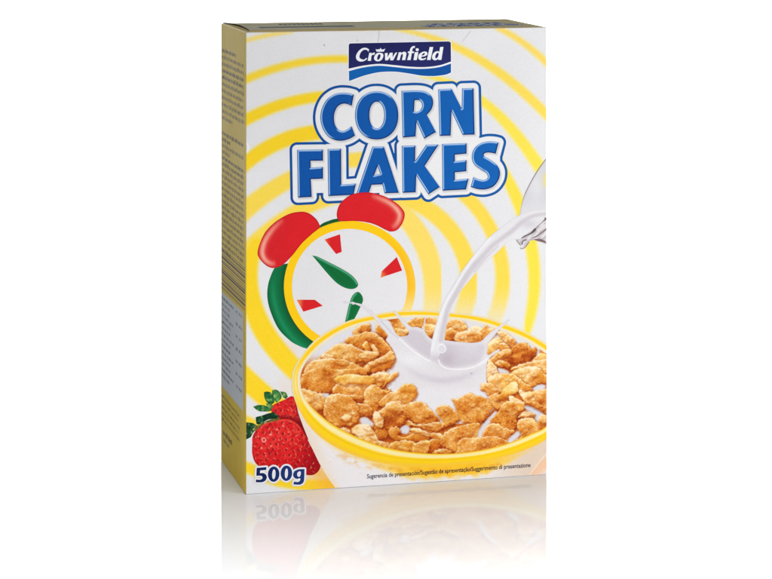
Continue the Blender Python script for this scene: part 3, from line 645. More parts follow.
def flake(pts, v=.5, hue=0., dx=0., dy=-.25, rough=1.0, edge=1.0, sub=True):
    """one printed flake: v = tone, (dx, dy) = direction it brightens towards, rough = blistering, edge = pale rim"""
    _fl[0] += 1; sd = _fl[0]*13.7
    c0 = spline(pts, 4); b = bbox([c0], 5)
    i0, i1 = max(0, int((b[1]-gy0)/GH)), min(GX.shape[0], int((b[3]-gy0)/GH)+1); j0, j1 = max(0, int((b[0]-gx0)/GH)), min(GX.shape[1], int((b[2]-gx0)/GH)+1)
    if i1-i0 < 3 or j1-j0 < 3: return
    X, Y = GX[i0:i1, j0:j1], GY[i0:i1, j0:j1]; I = IMG[i0:i1, j0:j1]
    wob = (fbm(X*.36+sd, Y*.40, 4, .55)-.5)*3.0
    d = sdf([c0], X, Y)+wob
    shd = sdf([c0], X-.7, Y-1.3)+wob; I[:] = mixc(I, I*np.array([.72, .48, .36]), .75*(1-sstep(-1, 2.0, shd)))
    a = np.clip(.5-d/.8, 0, 1)
    cx, cy = c0.mean(0); ext = max(np.ptp(c0[:, 0]), np.ptp(c0[:, 1]))/2
    warp = (fbm(X*.12+sd, Y*.14, 3)-.5)
    hgt = 2.0*sstep(0, 3.6, -d)+3.4*rough*fbm(X*.30+sd, Y*.36, 4, .62)+1.3*rough*fbm(X*1.1+sd, Y*1.1, 2)+9*warp
    gy_, gx_ = np.gradient(hgt, GH)
    lit = np.tanh((gx_*.45+gy_*.9)*.40)
    val = v+.21*lit+((X-cx)/ext*dx+(Y-cy)/ext*dy)*.8+.01+.18*(np.random.default_rng(_fl[0]).random()-.5)+.62*warp+.12*(vnoise(X*.09+sd, Y*.16+sd)-.5)+.40*(fbm(X*.8+sd, Y*.9, 3)-.5)*rough
    e = np.exp(-((d+.6)/.55)**2); ly = np.gradient(d, GH)[0]; lx = np.gradient(d, GH)[1]
    up = sstep(-.1, .8, -ly*.85-lx*.35); dn = sstep(.1, .9, ly*.85+lx*.35)
    val = val+edge*.40*e*up-.30*np.exp(-((d+.4)/.9)**2)*dn
    col = ramp(val, hue*1.0+(vnoise(X*.11+sd*3, Y*.13)-.55)*1.1)
    blis = sstep(.70, .82, fbm(X*.75+sd*2, Y*.75, 3)); col = mixc(col, rgb((255, 240, 214)), .45*blis*rough)
    I[:] = mixc(I, col, a)
    if sub and ext > 7 and rough > .6:                            # blisters and curled layers on the larger flakes
        rg = np.random.default_rng(_fl[0]*7+1)
        for _ in range(int(2+ext/5)):
            q = c0[rg.integers(len(c0))]; t = rg.uniform(.05, .75); px, py = cx+(q[0]-cx)*t, cy+(q[1]-cy)*t
            ra, rb, an = rg.uniform(2.4, 6.0), rg.uniform(.7, 1.7), rg.uniform(-.8, .5)
            pl = [(px+ra*math.cos(k)*math.cos(an)-rb*math.sin(k)*math.sin(an), py+ra*math.cos(k)*math.sin(an)+rb*math.sin(k)*math.cos(an)) for k in np.linspace(0, 6.28, 8)[:-1]]
            X, Y = GX[i0:i1, j0:j1], GY[i0:i1, j0:j1]; dd = sdf([spline(pl, 3)], X, Y)+(fbm(X*.6+px, Y*.6+py, 3)-.5)*2.4
            m = np.clip(.5-dd/1.1, 0, 1)*a; sh2 = np.exp(-((sdf([spline(pl, 3)], X-.3, Y-.9))/1.2)**2)*a*(1-m)
            I[:] = mixc(I, I*np.array([.86, .70, .56]), .6*sh2)
            I[:] = mixc(I, ramp(val+rg.uniform(-.16, .2)+.16*np.clip(-(Y-py)/rb, -1, 1), hue), m*.6)
A_, B_, C_, D_ = Z(290, 310, 9.65), Z(360, 300, 9.65), Z(430, 300, 9.65), Z(480, 310, 11.03)
E_, F_, G_, H_ = Z(290, 365, 9.65), Z(360, 355, 9.65), Z(430, 355, 9.65), Z(480, 360, 11.03)
I_, J_, K_ = Z(300, 400, 7.72), Z(380, 400, 7.72), Z(460, 400, 7.72)
# small broken flakes filling the gaps
fr = np.random.default_rng(21)
for _ in range(150):
    cx, cy = fr.uniform(300, 548), fr.uniform(328, 452); r = fr.uniform(4, 8); a0 = fr.uniform(0, 6.28); n = 7
    if (cx-424)**2/118**2+(cy-387)**2/60**2 > 1: continue
    flake([(cx+r*fr.uniform(.75, 1.3)*math.cos(a0+k*6.283/n), cy+.6*r*fr.uniform(.75, 1.3)*math.sin(a0+k*6.283/n)) for k in range(n)], fr.uniform(.28, .55), fr.uniform(-.4, .2), fr.uniform(-.2, .2), fr.uniform(-.4, .1))
# far side of the bowl
flake(A_([(600, 215), (640, 165), (700, 140), (752, 165), (770, 215), (740, 260), (650, 260)]), .55, 0, .1, -.3)
flake(B_([(0, 250), (60, 225), (100, 240), (90, 300), (20, 320), (-20, 300)]), .6, 0)
flake(A_([(530, 290), (600, 245), (680, 232), (740, 230), (800, 262), (800, 340), (720, 365), (620, 345), (560, 325)]), .52, .3, -.1, -.3, .7)
flake(B_([(165, 232), (195, 250), (275, 342), (240, 375), (190, 345), (152, 300)]), .45, .1, 0, -.3, .6)
flake(B_([(250, 185), (335, 135), (400, 205), (475, 295), (440, 340), (380, 352), (335, 300), (290, 200)]), .48, 0, 0, .2, .9)
flake(B_([(335, 285), (400, 275), (475, 292), (450, 340), (380, 355)]), .66, .3, 0, -.2)
flake(B_([(430, 215), (520, 185), (610, 160), (705, 165), (760, 185), (760, 260), (660, 265), (600, 270), (480, 255)]), .66, .1, 0, .1)
flake(B_([(600, 270), (650, 230), (760, 250), (760, 340), (690, 370), (640, 335)]), .62, .1, 0, -.3)
flake(C_([(350, 300), (390, 262), (470, 250), (520, 290), (500, 330), (400, 330)]), .7, .1)
flake(C_([(160, 215), (250, 182), (325, 208), (352, 275), (300, 318), (240, 305), (185, 290), (150, 300)]), .5, .1, .1, -.3)
flake(C_([(135, 390), (145, 320), (195, 270), (250, 300), (300, 330), (260, 390)]), .5, .2, 0, -.2)
flake(C_([(240, 385), (260, 320), (340, 298), (395, 300), (420, 360), (390, 415), (320, 415)]), .72, 0, -.2, -.1)
flake(C_([(355, 335), (420, 298), (500, 318), (530, 375), (500, 410), (400, 412)]), .66, .1, .1, -.2)
flake(C_([(490, 340), (540, 222), (575, 268), (650, 255), (660, 300), (600, 350), (540, 400)]), .5, .1, .2, -.1)
flake(D_([(190, 240), (270, 235), (345, 290), (400, 350), (350, 400), (260, 330)]), .68, .05, -.2, 0)
flake(D_([(75, 500), (75, 400), (130, 320), (200, 300), (260, 350), (280, 430), (220, 440), (140, 490)]), .62, .35, -.2, -.25, .8)
flake(D_([(210, 370), (270, 360), (330, 410), (330, 470), (280, 460), (230, 440)]), .7, .1)
flake(D_([(320, 500), (345, 420), (420, 368), (500, 358), (535, 400), (550, 470), (545, 570), (440, 600), (300, 590), (250, 565)]), .42, -.1, .05, -.2, .8)
flake(D_([(530, 390), (570, 422), (612, 408), (624, 440), (605, 520), (550, 560)]), .36, -.3, 0, -.3, .7)
flake(D_([(650, 445), (682, 385), (722, 430), (760, 520), (690, 500)]), .45, 0, 0, .1)
flake(D_([(560, 590), (640, 490), (690, 478), (760, 510), (760, 610), (600, 620)]), .6, .3, 0, -.25)
flake(D_([(95, 555), (180, 482), (260, 440), (335, 430), (335, 490), (260, 540), (190, 580), (110, 590)]), .62, .1, 0, -.2)
flake(H_([(160, 40), (230, 0), (330, 50), (320, 105), (240, 80)]), .6, .1)
flake(H_([(330, 110), (420, 58), (560, 15), (760, 0), (760, 120), (690, 140), (600, 80), (440, 95)]), .66, .1, 0, -.2)
flake(H_([(350, 145), (430, 95), (560, 68), (660, 88), (690, 140), (760, 175), (760, 245), (650, 255), (570, 295), (500, 245), (440, 190)]), .58, .2, -.2, -.25)
paint_patch(H_([(195, 95), (230, 88), (330, 138), (220, 152)]))
paint_patch(H_([(580, 310), (650, 268), (725, 280), (700, 330), (600, 352)]))
# far left
flake(B_([(-20, 345), (60, 305), (130, 316), (200, 358), (252, 410), (305, 472), (285, 512), (200, 510), (150, 470), (90, 490), (-20, 470)]), .46, .05, .25, -.35, .8)
flake(B_([(20, 440), (60, 400), (100, 490), (60, 500)]), .7, .1); flake(B_([(110, 440), (140, 440), (190, 520), (150, 540)]), .72, .1)
flake(A_([(300, 458), (330, 408), (420, 348), (500, 322), (575, 328), (650, 370), (720, 392), (800, 420), (800, 500), (640, 500), (480, 480), (380, 485)]), .62, 0, -.1, -.2)
flake(A_([(630, 465), (720, 408), (800, 395), (850, 430), (800, 480), (680, 498)]), .74, 0, 0, -.3)
flake(A_([(150, 565), (220, 490), (300, 468), (400, 468), (520, 478), (630, 520), (720, 579), (700, 650), (300, 670), (150, 640)]), .58, 0, 0, -.2)
paint_milk()
# pale-topped curled flake by the milk, and its neighbours
flake(F_([(80, 165), (120, 112), (200, 78), (290, 45), (338, 30), (318, 108), (245, 152), (150, 180)]), .38, .05, 0, -.5, .4, .3)
flake(F_([(25, 152), (70, 88), (150, 38), (220, 6), (300, -40), (340, 20), (292, 48), (200, 80), (120, 112), (85, 168)]), .8, 0, 0, -.1)
flake(E_([(88, 175), (118, 100), (200, 40), (300, 15), (420, 35), (560, 40), (700, 30), (772, 60), (700, 100), (560, 110), (440, 200), (400, 265), (300, 275), (180, 255), (100, 225)]), .47, 0, 0, -.2, 1.2)
flake(F_([(95, 205), (170, 168), (240, 156), (278, 188), (262, 222), (230, 290), (185, 305), (130, 255)]), .66, .05, 0, -.35)
flake(F_([(215, 325), (260, 222), (345, 150), (366, 190), (300, 255)]), .5, .1, .1, -.5, .5)
flake(E_([(440, 180), (520, 172), (770, 185), (772, 280), (730, 365), (640, 372), (560, 312), (420, 275)]), .5, 0, 0, -.3, 1.1)
flake(E_([(425, 135), (520, 92), (640, 90), (780, 108), (820, 150), (775, 196), (600, 185), (500, 190)]), .62, .75, 0, -.1, .45, .7)
flake(E_([(96, 262), (130, 222), (220, 255), (335, 285), (345, 330), (335, 405), (240, 445), (128, 412), (108, 330)]), .66, -.05, -.1, -.15, 1.3)
flake(E_([(230, 450), (300, 455), (345, 500), (330, 540)]), .25, -.6, 0, 0, .3, 0)
flake(E_([(560, 300), (650, 285), (720, 310), (720, 360), (640, 370)]), .5, 0)
flake(F_([(45, 355), (80, 308), (140, 286), (205, 328), (268, 345), (285, 322), (295, 355), (235, 402), (185, 470), (150, 545), (100, 590), (60, 570), (40, 440)]), .6, .05, -.1, -.15, 1.1)
flake(F_([(185, 455), (230, 398), (350, 338), (420, 283), (485, 272), (545, 320), (555, 380), (505, 445), (460, 475), (380, 478), (300, 478), (200, 498)]), .6, .3, -.1, -.35)
flake(E_([(640, 372), (740, 380), (800, 445), (760, 510), (680, 490), (655, 420)]), .45, -.1)
paint_patch(E_([(315, 276), (368, 270), (380, 298), (340, 318)]))
flake([(324, 406), (326.3, 397.1), (333.5, 393.6), (346, 394.5), (355.3, 402), (358.6, 411.6), (357.6, 421), (353, 425), (345, 427), (338.9, 427.8), (326, 419.6), (323.8, 413)], .55, .02, -.05, -.2, 1.25)
flake(I_([(318, 138), (350, 110), (390, 125), (380, 155), (340, 160)]), .82, 0, 0, -.2, .6)
flake(I_([(300, 220), (350, 212), (402, 240), (402, 272), (340, 258)]), .66, 0)
paint_patch(I_([(458, 152), (500, 128), (572, 178), (562, 205), (480, 190)]))
flake(I_([(568, 105), (600, 85), (650, 58), (720, 25), (790, 40), (830, 130), (780, 210), (720, 222), (664, 292), (618, 305), (580, 240), (566, 165)]), .44, -.2, -.1, -.3, 1.0)
flake(I_([(566, 100), (600, 88), (640, 130), (640, 200), (600, 210), (575, 170)]), .8, 0, 0, -.1)
flake(I_([(396, 222), (460, 188), (530, 190), (575, 250), (615, 312), (686, 330), (672, 364), (560, 335), (470, 304), (420, 268)]), .82, 0, -.1, 0, 1.1)
flake(J_([(40, 30), (110, 5), (180, 20), (180, 70), (100, 70)]), .62, .05)
flake([(379.5, 412), (388, 403.5), (395, 401.4), (404.5, 405.6), (402, 412), (395, 417), (384, 417)], .6, .05, 0, -.3)
flake(J_([(155, 55), (262, 15), (335, 15), (402, 88), (455, 150), (445, 185), (330, 190), (245, 155)]), .56, .1, 0, -.3, 1.1)
flake(J_([(235, 185), (330, 185), (455, 165), (495, 200), (440, 235), (330, 218)]), .64, .05, 0, -.2)
flake(J_([(432, 72), (480, 36), (545, 58), (614, 118), (600, 165), (540, 195), (465, 222), (482, 160), (440, 110)]), .62, .1, 0, -.2)
flake([(451.8, 398), (457, 398.3), (466.3, 393.7), (471.5, 393.1), (476.6, 395.2), (486, 398.3), (493.4, 403.5), (493.9, 406), (484.6, 419.6), (478, 424.2), (464, 422.4), (458.5, 416), (455.6, 408)], .55, .08, .05, -.15, 1.25)
paint_patch(J_([(148, 222), (200, 192), (232, 220), (212, 262), (160, 255)]))
flake(J_([(66, 230), (120, 206), (160, 240), (140, 272), (200, 284), (260, 250), (335, 260), (385, 300), (320, 328), (250, 324), (130, 316), (88, 285)]), .45, -.05, 0, -.35, .6)
flake(J_([(228, 230), (290, 216), (380, 248), (475, 262), (472, 296), (390, 294), (320, 262)]), .78, 0, 0, -.2)
flake(J_([(385, 300), (462, 306), (475, 350), (420, 415), (345, 415), (378, 360)]), .34, -.4, 0, -.2, .5)
flake(J_([(60, 362), (110, 320), (210, 312), (265, 330), (262, 395), (180, 408), (75, 390)]), .62, .4, 0, -.3, .9)
flake(J_([(262, 335), (372, 312), (384, 360), (350, 414), (258, 408)]), .62, .4, 0, -.3, .8)
flake(J_([(465, 292), (540, 228), (620, 198), (755, 178), (778, 230), (745, 312), (720, 352), (600, 404), (555, 392), (480, 352)]), .55, .05, -.05, -.15, 1.3)
flake(J_([(410, 415), (450, 378), (520, 380), (556, 405), (500, 428)]), .66, .1)
flake(J_([(580, 410), (640, 372), (760, 352), (830, 370), (800, 430), (600, 430)]), .6, .05)
# near right
flake(H_([(82, 18), (112, -5), (165, 62), (214, 152), (170, 165), (108, 202), (78, 192)]), .78, 0, 0, -.1)
flake(H_([(78, 222), (110, 170), (220, 150), (340, 148), (420, 188), (500, 250), (562, 290), (574, 342), (440, 345), (410, 322), (300, 345), (220, 352), (150, 302)]), .66, .12, -.15, -.15, 1.1)
flake(H_([(5, 322), (18, 258), (90, 248), (165, 290), (212, 350), (180, 402), (100, 392), (40, 345)]), .55, -.05, .1, -.3, .9)
flake(H_([(95, 400), (180, 368), (230, 400), (290, 400), (332, 405), (300, 470), (185, 545), (125, 470)]), .55, .1, 0, -.2)
flake(H_([(185, 445), (230, 368), (310, 278), (372, 238), (414, 270), (412, 352), (330, 392), (240, 445)]), .66, .5, .2, -.35, .5)
flake(H_([(428, 333), (500, 348), (585, 348), (605, 420), (645, 525), (560, 505), (480, 442)]), .66, .15, -.15, -.15)
flake(H_([(588, 352), (680, 328), (760, 335), (760, 590), (660, 590), (618, 470)]), .6, .1, -.1, -.1, 1.1)
paint_patch(H_([(505, 490), (560, 500), (620, 540), (640, 580), (520, 565)]))
flake(H_([(320, 398), (380, 408), (485, 478), (475, 535), (400, 562), (328, 480)]), .72, .02, 0, -.2, 1.2)
paint_patch(K_([(135, 288), (158, 210), (270, 85), (290, 105), (215, 205), (178, 288)]))
flake(K_([(325, 42), (370, 12), (490, 15), (505, 60), (442, 112), (434, 192), (402, 245), (340, 224), (236, 172), (278, 110)]), .52, 0, .05, -.2, 1.2)
paint_patch(K_([(495, 55), (560, 50), (650, 110), (600, 175), (558, 112)]), (216, 216, 226))
flake(K_([(438, 132), (500, 92), (572, 104), (560, 128), (470, 138)]), .6, .05)
flake(K_([(500, 20), (560, 10), (640, 40), (690, 80), (690, 120), (600, 70)]), .55, .0)
flake(K_([(176, 252), (215, 192), (280, 178), (330, 208), (420, 240), (402, 274), (360, 304), (300, 294), (190, 290)]), .56, 0, 0, -.25, 1.1)
paint_patch(K_([(355, 330), (380, 290), (450, 236), (466, 268), (395, 340)]))
flake(K_([(438, 200), (458, 158), (540, 132), (604, 188), (614, 252), (560, 305), (500, 335), (385, 365), (400, 330), (472, 272)]), .56, .02, 0, -.15, 1.25)
flake(K_([(602, 142), (640, 106), (690, 150), (690, 245), (620, 275)]), .55, 0)
flake(K_([(-10, 312), (130, 288), (280, 282), (344, 300), (386, 368), (250, 396), (100, 418), (-10, 420)]), .58, .08, 0, -.2, 1.3)
IMG = np.clip(IMG+((_rng.random(GX.shape)-.5)*8)[..., None], 0, 255)
def sample(x, y):
    u = np.clip((x-gx0)/GH, 0, GX.shape[1]-1.001); v = np.clip((y-gy0)/GH, 0, GX.shape[0]-1.001)
    i, j = v.astype(int), u.astype(int); fu, fv = (u-j)[:, None], (v-i)[:, None]
    return (IMG[i, j]*(1-fu)+IMG[i, j+1]*fu)*(1-fv)+(IMG[i+1, j]*(1-fu)+IMG[i+1, j+1]*fu)*fv
flat('cereal_flakes', (297, 314, 549, 457), lambda X, Y: sdf([RI], X, Y), sample, 11, bowl, h=.36)

# ---- milk: splash drips over the rim, the stream, the jug spout
DROPS = ((498.6, 350.2, 1.25), (425.2, 317.0, 1.0), (344.6, 301.9, 1.1), (508.9, 320.0, .9), (353.2, 303.2, 1.5), (370.8, 311.6, 1.6), (394.3, 311.0, .8), (457.0, 356.5, .8))
def crown_field(X, Y): return np.minimum.reduce([np.maximum(sdf([milk_poly], X, Y), Y-352)]+[np.hypot(X-a, Y-b)-r for a, b, r in DROPS])
flat('milk_splash', (342, 299, 512, 359), crown_field, milk_col, 13, bowl, h=.28)
jugP = spline([(549, 154, 1), (546.6, 157.5), (538.8, 168), (531, 181), (523.3, 197.5), (519.2, 216, 1), (549, 216, 1)])
def jug_col(x, y):
    c = np.tile(rgb((212, 212, 217)), (len(x), 1)); c = mixc(c, rgb((232, 232, 236)), np.clip(.5*sstep(195, 212, y)+.6*np.exp(-((x-536)**2/50+(y-186)**2/200)), 0, 1))
    c = mixc(c, rgb((252, 226, 96)), .9*np.exp(-((x-548)/4.2)**2)*np.exp(-((y-180)/7.)**4))
    s, q, p = stroke(sm_stroke([(546.8, 157, .3), (538.8, 168, .4), (531, 181, .45), (523.3, 197.5, .3), (519.4, 214, .1)]), x, y)
    return mixc(c, rgb((98, 78, 82)), np.exp(-(q/.75)**2)*(1-sstep(.45, 1.0, p)*.75))
jug = flat('milk_jug_print', (517, 152, 549, 218), lambda X, Y: sdf([jugP], X, Y), jug_col, 4, box, h=.3)
strP = spline([(549, 209.3, 1), (546.6, 209.4), (534.5, 210.3), (526, 212.5), (514, 218), (500, 228.2), (489, 237.4), (476.6, 251.4), (462.6, 270), (453.3, 285.6), (445.5, 298), (440, 311), (434.2, 331), (431, 345), (429.6, 361.6, 1), (437, 361.6, 1), (438.5, 357), (443.6, 344), (445.4, 331), (450, 312.4), (458, 295), (469, 281), (481, 267), (497, 252.5), (507.7, 242), (517, 239.4), (524, 240, 1), (540, 231, 1), (549, 228, 1)])
def stream_col(x, y):
    d = sdf([strP], x, y); c = np.tile(rgb((231, 230, 234)), (len(x), 1))
    a = sm_stroke([(545, 214, .4), (533, 216, .4), (522, 222, .6), (513, 230, .8), (503, 237.5, .8), (492, 246, .8), (481, 258, 1), (472, 268, 1.4), (463, 281, 1.4), (454, 297, 1), (448, 308, .8), (444, 324, .8), (441, 340, 1)])
    s, q, p = stroke(a, x, y); c = mixc(c, rgb((198, 189, 198)), .62*np.exp(-(np.maximum(s, 0)/1.7)**2))
    b = sm_stroke([(490, 238, .4), (478, 252, .4), (464.5, 271, .4), (455, 287, .4), (447, 300, .4), (441, 315, .4), (436, 332, .4), (432, 350, .4)])
    s, q, p = stroke(b, x, y); c = mixc(c, rgb((246, 246, 249)), .6*np.exp(-(q/1.6)**2))
    b2 = sm_stroke([(498, 246, .4), (486, 258, .4), (474, 272, .3)]); s, q, p = stroke(b2, x, y); c = mixc(c, rgb((206, 198, 206)), .6*np.exp(-(q/1.0)**2))
    c = mixc(c, rgb((206, 200, 208)), .7*np.exp(-((x-529)**2/90+(y-224)**2/22)))
    for (px, py, r, al) in ((441.7, 348.4, 4.6, .8), (444, 358.6, 1.0, .9), (440, 356.5, 2.4, .5)):
        q = np.hypot(x-px, y-py); c = mixc(c, rgb((222, 219, 226)), al*(1-sstep(r-.8, r, q))); c = mixc(c, rgb((247, 247, 250)), al*np.exp(-((q-r+.4)/.5)**2))
    c = mixc(c, rgb((212, 208, 214)), .45*sstep(-1.1, -.1, d)*(1-sstep(345, 355, y)))
    k = sstep(350, 361, y); return c*(1-k[:, None])+milk_col(x, y)*k[:, None]
stream = flat('milk_stream', (427, 207, 550, 364), lambda X, Y: sdf([strP], X, Y), stream_col, 14, jug, h=.35)
drop = [ell(441.7, 348.6, 4.7, 4.7, 40)]
shape('milk_drop', drop, lambda x, y: mixc(np.tile(rgb((224, 220, 228)), (len(x), 1)), rgb((248, 248, 251)), np.exp(-((np.hypot(x-441.7, y-348.6)-4.1)/.6)**2)*(.5+.5*sstep(3, -4, y-348.6))), 15, jug, h=.3)
z = Z(500, 215, 14.48)
SP = [([(300, 345), (345, 300), (430, 262), (495, 195), (522, 188), (518, 226), (462, 272), (380, 308)], (84, 72, 74)),
      ([(480, 350), (580, 343), (640, 366), (690, 412), (600, 392), (520, 372)], (122, 96, 98)),
      ([(232, 362), (248, 366), (276, 405), (296, 425), (300, 445), (268, 415)], (110, 94, 98)),
      ([(306, 425), (318, 380), (350, 355), (392, 350), (385, 366), (340, 385), (326, 425)], (104, 88, 92)),
      ([(288, 470), (310, 480), (350, 466), (398, 410), (420, 385), (425, 400), (370, 470), (330, 492), (296, 490)], (140, 122, 124)),
      ([(450, 335), (520, 300), (600, 245), (672, 185), (690, 185), (690, 205), (600, 270), (520, 325)], (112, 96, 100)),
      ([(520, 180), (600, 105), (662, 40), (690, 30), (690, 60), (610, 112), (530, 190)], (120, 104, 108)),
      ([(640, 40), (662, 36), (690, 66), (690, 84), (655, 66)], (86, 74, 78))]
spo = spline(z([(232, 360), (300, 350), (350, 300), (500, 190), (660, 36), (700, 20), (700, 420), (600, 395), (520, 370), (440, 372), (390, 425), (340, 490), (292, 490), (290, 440)]))
spout = shape('jug_spout', [spo], lambda x, y: mixc(np.tile(rgb((224, 220, 224)), (len(x), 1)), rgb((188, 178, 184)), np.clip((fbm(x*.5+y*.5, (y-x)*.12, 3)-.42)*3, 0, 1)), 15.5, jug, h=.2)
for pts, col in SP:
    c0 = spline(z(pts)); b0 = rgb(col)
    shape('spout_edge', [c0], lambda x, y, b0=b0, c0=c0: mixc(np.tile(b0, (len(x), 1)), rgb((196, 188, 192)), .6*sstep(-.8, 0, sdf([c0], x, y))), 16, jug, h=.16)

# ---- weight
z = Z(250, 455, 12.87); WG = []
WG.append([spline(z([(85, 165, 1), (211, 155, 1), (208, 192, 1), (131, 198, 1), (128, 234, 1), (172, 232), (206, 255), (216, 290), (196, 330), (150, 350), (74, 351, 1), (75, 314, 1), (130, 318), (158, 300), (155, 276), (134, 266), (80, 268, 1)]))])
WG.append([ell(250+304/12.87, 455+246/12.87, 74/12.87, 99/12.87, rot=.04), ell(250+306/12.87, 455+247/12.87, 22/12.87, 64/12.87, rot=.06)])
WG.append([ell(250+468/12.87, 455+234/12.87, 74/12.87, 99/12.87, rot=.04), ell(250+468/12.87, 455+236/12.87, 20/12.87, 64/12.87, rot=.06)])
WG.append([spline(z([(605, 190), (640, 181), (702, 180, 1), (696, 320), (680, 360), (640, 381), (558, 379, 1), (564, 341, 1), (620, 346), (646, 322), (641, 299), (602, 307), (565, 288), (554, 250), (570, 210)])), spline(z([(625, 214), (652, 214), (649, 260), (630, 281), (610, 266), (607, 236)]))])
wsd = lambda X, Y: np.minimum.reduce([sdf(c, X, Y) for c in WG])
wgt = flat('weight_lettering', (250, 460, 310, 492), lambda X, Y: wsd(X, Y)-1.75, lambda x, y: mixc(np.tile(rgb((240, 240, 244)), (len(x), 1)), rgb((186, 190, 206)), .7*sstep(1.1, 1.8, wsd(x, y))+.0), 17, box, h=.25)
for c in WG: shape('digit' if c is not WG[3] else 'letter', c, lambda x, y: mixc(np.tile(rgb((18, 34, 94)), (len(x), 1)), rgb((40, 66, 132)), sstep(258, 300, x)*.7), 18, wgt, h=.16)

# ---- lettering set in the built-in font
def text_mesh(s):
    cu_ = bpy.data.curves.new('lettering', 'FONT'); cu_.body = s; cu_.size = 1; cu_.offset = .013; cu_.resolution_u = 3
    o = bpy.data.objects.new('lettering', cu_); COL.objects.link(o)
    bpy.context.view_layer.update(); dg = bpy.context.evaluated_depsgraph_get()
    me = bpy.data.meshes.new_from_object(o.evaluated_get(dg)); bpy.data.objects.remove(o); bpy.data.curves.remove(cu_)
    v = np.zeros(len(me.vertices)*3); me.vertices.foreach_get('co', v); v = v.reshape(-1, 3)[:, :2]
    fs = [tuple(p.vertices) for p in me.polygons]; bpy.data.meshes.remove(me)
    T = []
    for f in fs: T += [(f[0], f[i], f[i+1]) for i in range(1, len(f)-1)]
    return v, np.array(T)
v, T = text_mesh('Sugerencia de presentación/Sugestão de apresentação/Suggerimento di presentazione')
sx = (530.5-367)/np.ptp(v[:, 0]); v0 = v[:, 0].min()
t = (v[:, 0]-v0)/np.ptp(v[:, 0])
P = np.stack([367+163.5*t, 478.4+(466.9-478.4)*t-v[:, 1]*sx*1.3-1.3*np.sin(t*math.pi)*0], 1)
V = front(P, LAYER*17)
a, b, d = V[T[0]]; 
if np.cross(b-a, d-a)[1] > 0: T = T[:, ::-1]
build('serving_caption', V, T, np.tile(rgb((26, 24, 58)), (len(V), 1)), box, M_INK)

# ------------------------------------------------------------------ side panel (local y = depth, z = height)
def quads(name, rects, colour, where, parent, mat=M_INK):
    """rects of (u0, v0, u1, v1); where maps (u, v) to local points"""
    V, T, Cc = [], [], []
    for i, r in enumerate(rects):
        u0, v0, u1, v1 = r[:4]; k = len(V); V += [where(u0, v0), where(u1, v0), where(u1, v1), where(u0, v1)]
        T += [(k, k+1, k+2), (k, k+2, k+3)]; Cc += [r[4] if len(r) > 4 else colour]*4
    return build(name, np.array(V), np.array(T), np.array(Cc, float), parent, mat)
def S(n): return lambda u, v: (-LAYER*n, D-u, v)             # u runs from the back edge to the front edge
gu = np.linspace(.0008, D-.0008, 40); gv = np.linspace(.0008, H-.0008, 120); GU, GV = np.meshgrid(gu, gv)
ids = np.arange(GU.size).reshape(GU.shape)
T = np.concatenate([np.stack([ids[:-1, :-1], ids[:-1, 1:], ids[1:, 1:]], -1).reshape(-1, 3), np.stack([ids[:-1, :-1], ids[1:, 1:], ids[1:, :-1]], -1).reshape(-1, 3)])
V = np.stack([np.full(GU.size, -LAYER), D-GU.ravel(), GV.ravel()], 1)
cside = np.tile(rgb(YEL_SIDE), (GU.size, 1)); cside = mixc(cside, rgb((236, 198, 60)), sstep(D-.02, D, GU.ravel())*.5*sstep(.2, .02, GV.ravel())+sstep(.09, .0, GV.ravel())*.4)  # light caught by the front fold painted in; also brighter towards the base
cside += ((fbm(GU.ravel()*90, GV.ravel()*90, 3)-.5)*10)[:, None]
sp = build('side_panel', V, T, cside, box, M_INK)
rs = np.random.default_rng(4)
def words(u0, u1, z, hgt, bold=False, gap=.0016):
    out = []; u = u0
    while u < u1:
        n_ = rs.integers(2, 9)
        for k in range(n_):
            w = hgt*rs.uniform(.28, .6); 
            if u+w > u1: break
            t_ = rs.random(); top_ = hgt*(1.0 if t_ < .25 else .72); bot_ = -hgt*.25 if t_ > .88 else 0
            out.append((u, z+bot_, u+w*(.95 if bold else .78), z+top_)); u += w+hgt*.12
        u += gap
    return out
rects = []; z0 = .281
for i in range(11):
    b = i in (0, 3, 4); rects += words(.004, D-.006 if i not in (0, 10) else (D*.62 if i == 0 else D*.5), z0, .0028, b); z0 -= .0046
z0 -= .006
for i in range(20):
    b = i in (0, 1, 4, 5); rects += words(.004, D-.006 if i not in (1, 3, 19) else D*.4, z0, .0027, b); z0 -= .0042
quads('ingredients_text', rects, (22, 18, 10), S(2), sp)
bars = []; zz = .1465
for w in (1, 2, 1, 1, 3, 1, 2, 1, 1, 2, 3, 1, 1, 2, 1, 3, 1, 1):
    bars.append((.002, zz-w*.00042, D-.0018, zz)); zz -= w*.00042+rs.choice([.0006, .0009, .0013])
quads('barcode', bars, (22, 20, 16), S(2), sp)
ztop = zz-.0015; zbot = .052
tb_ = quads('nutrition_table', [(.0015, zbot, D-.009, ztop)], (196, 202, 208), S(2), sp)
rects = []; zz = ztop-.0045; i = 0
while zz > zbot+.003:
    rects += words(.004, .036 if i % 3 else .048, zz, .0021, i % 4 == 0)
    if i % 2 == 0: rects += words(.056, .064, zz, .0021); rects += words(.067, .079, zz, .0021)
    zz -= .0041; i += 1
quads('table_text', rects, (58, 62, 68), S(3), tb_)
rects = []; zz = zbot-.007
for i in range(5): rects += words(.004, D-.02-.006*(i % 2), zz, .0021); zz -= .004
rects += words(.008, .042, .020, .0034, True); rects += words(.010, .034, .0155, .0026)
quads('address_text', rects, (70, 60, 26), S(2), sp)

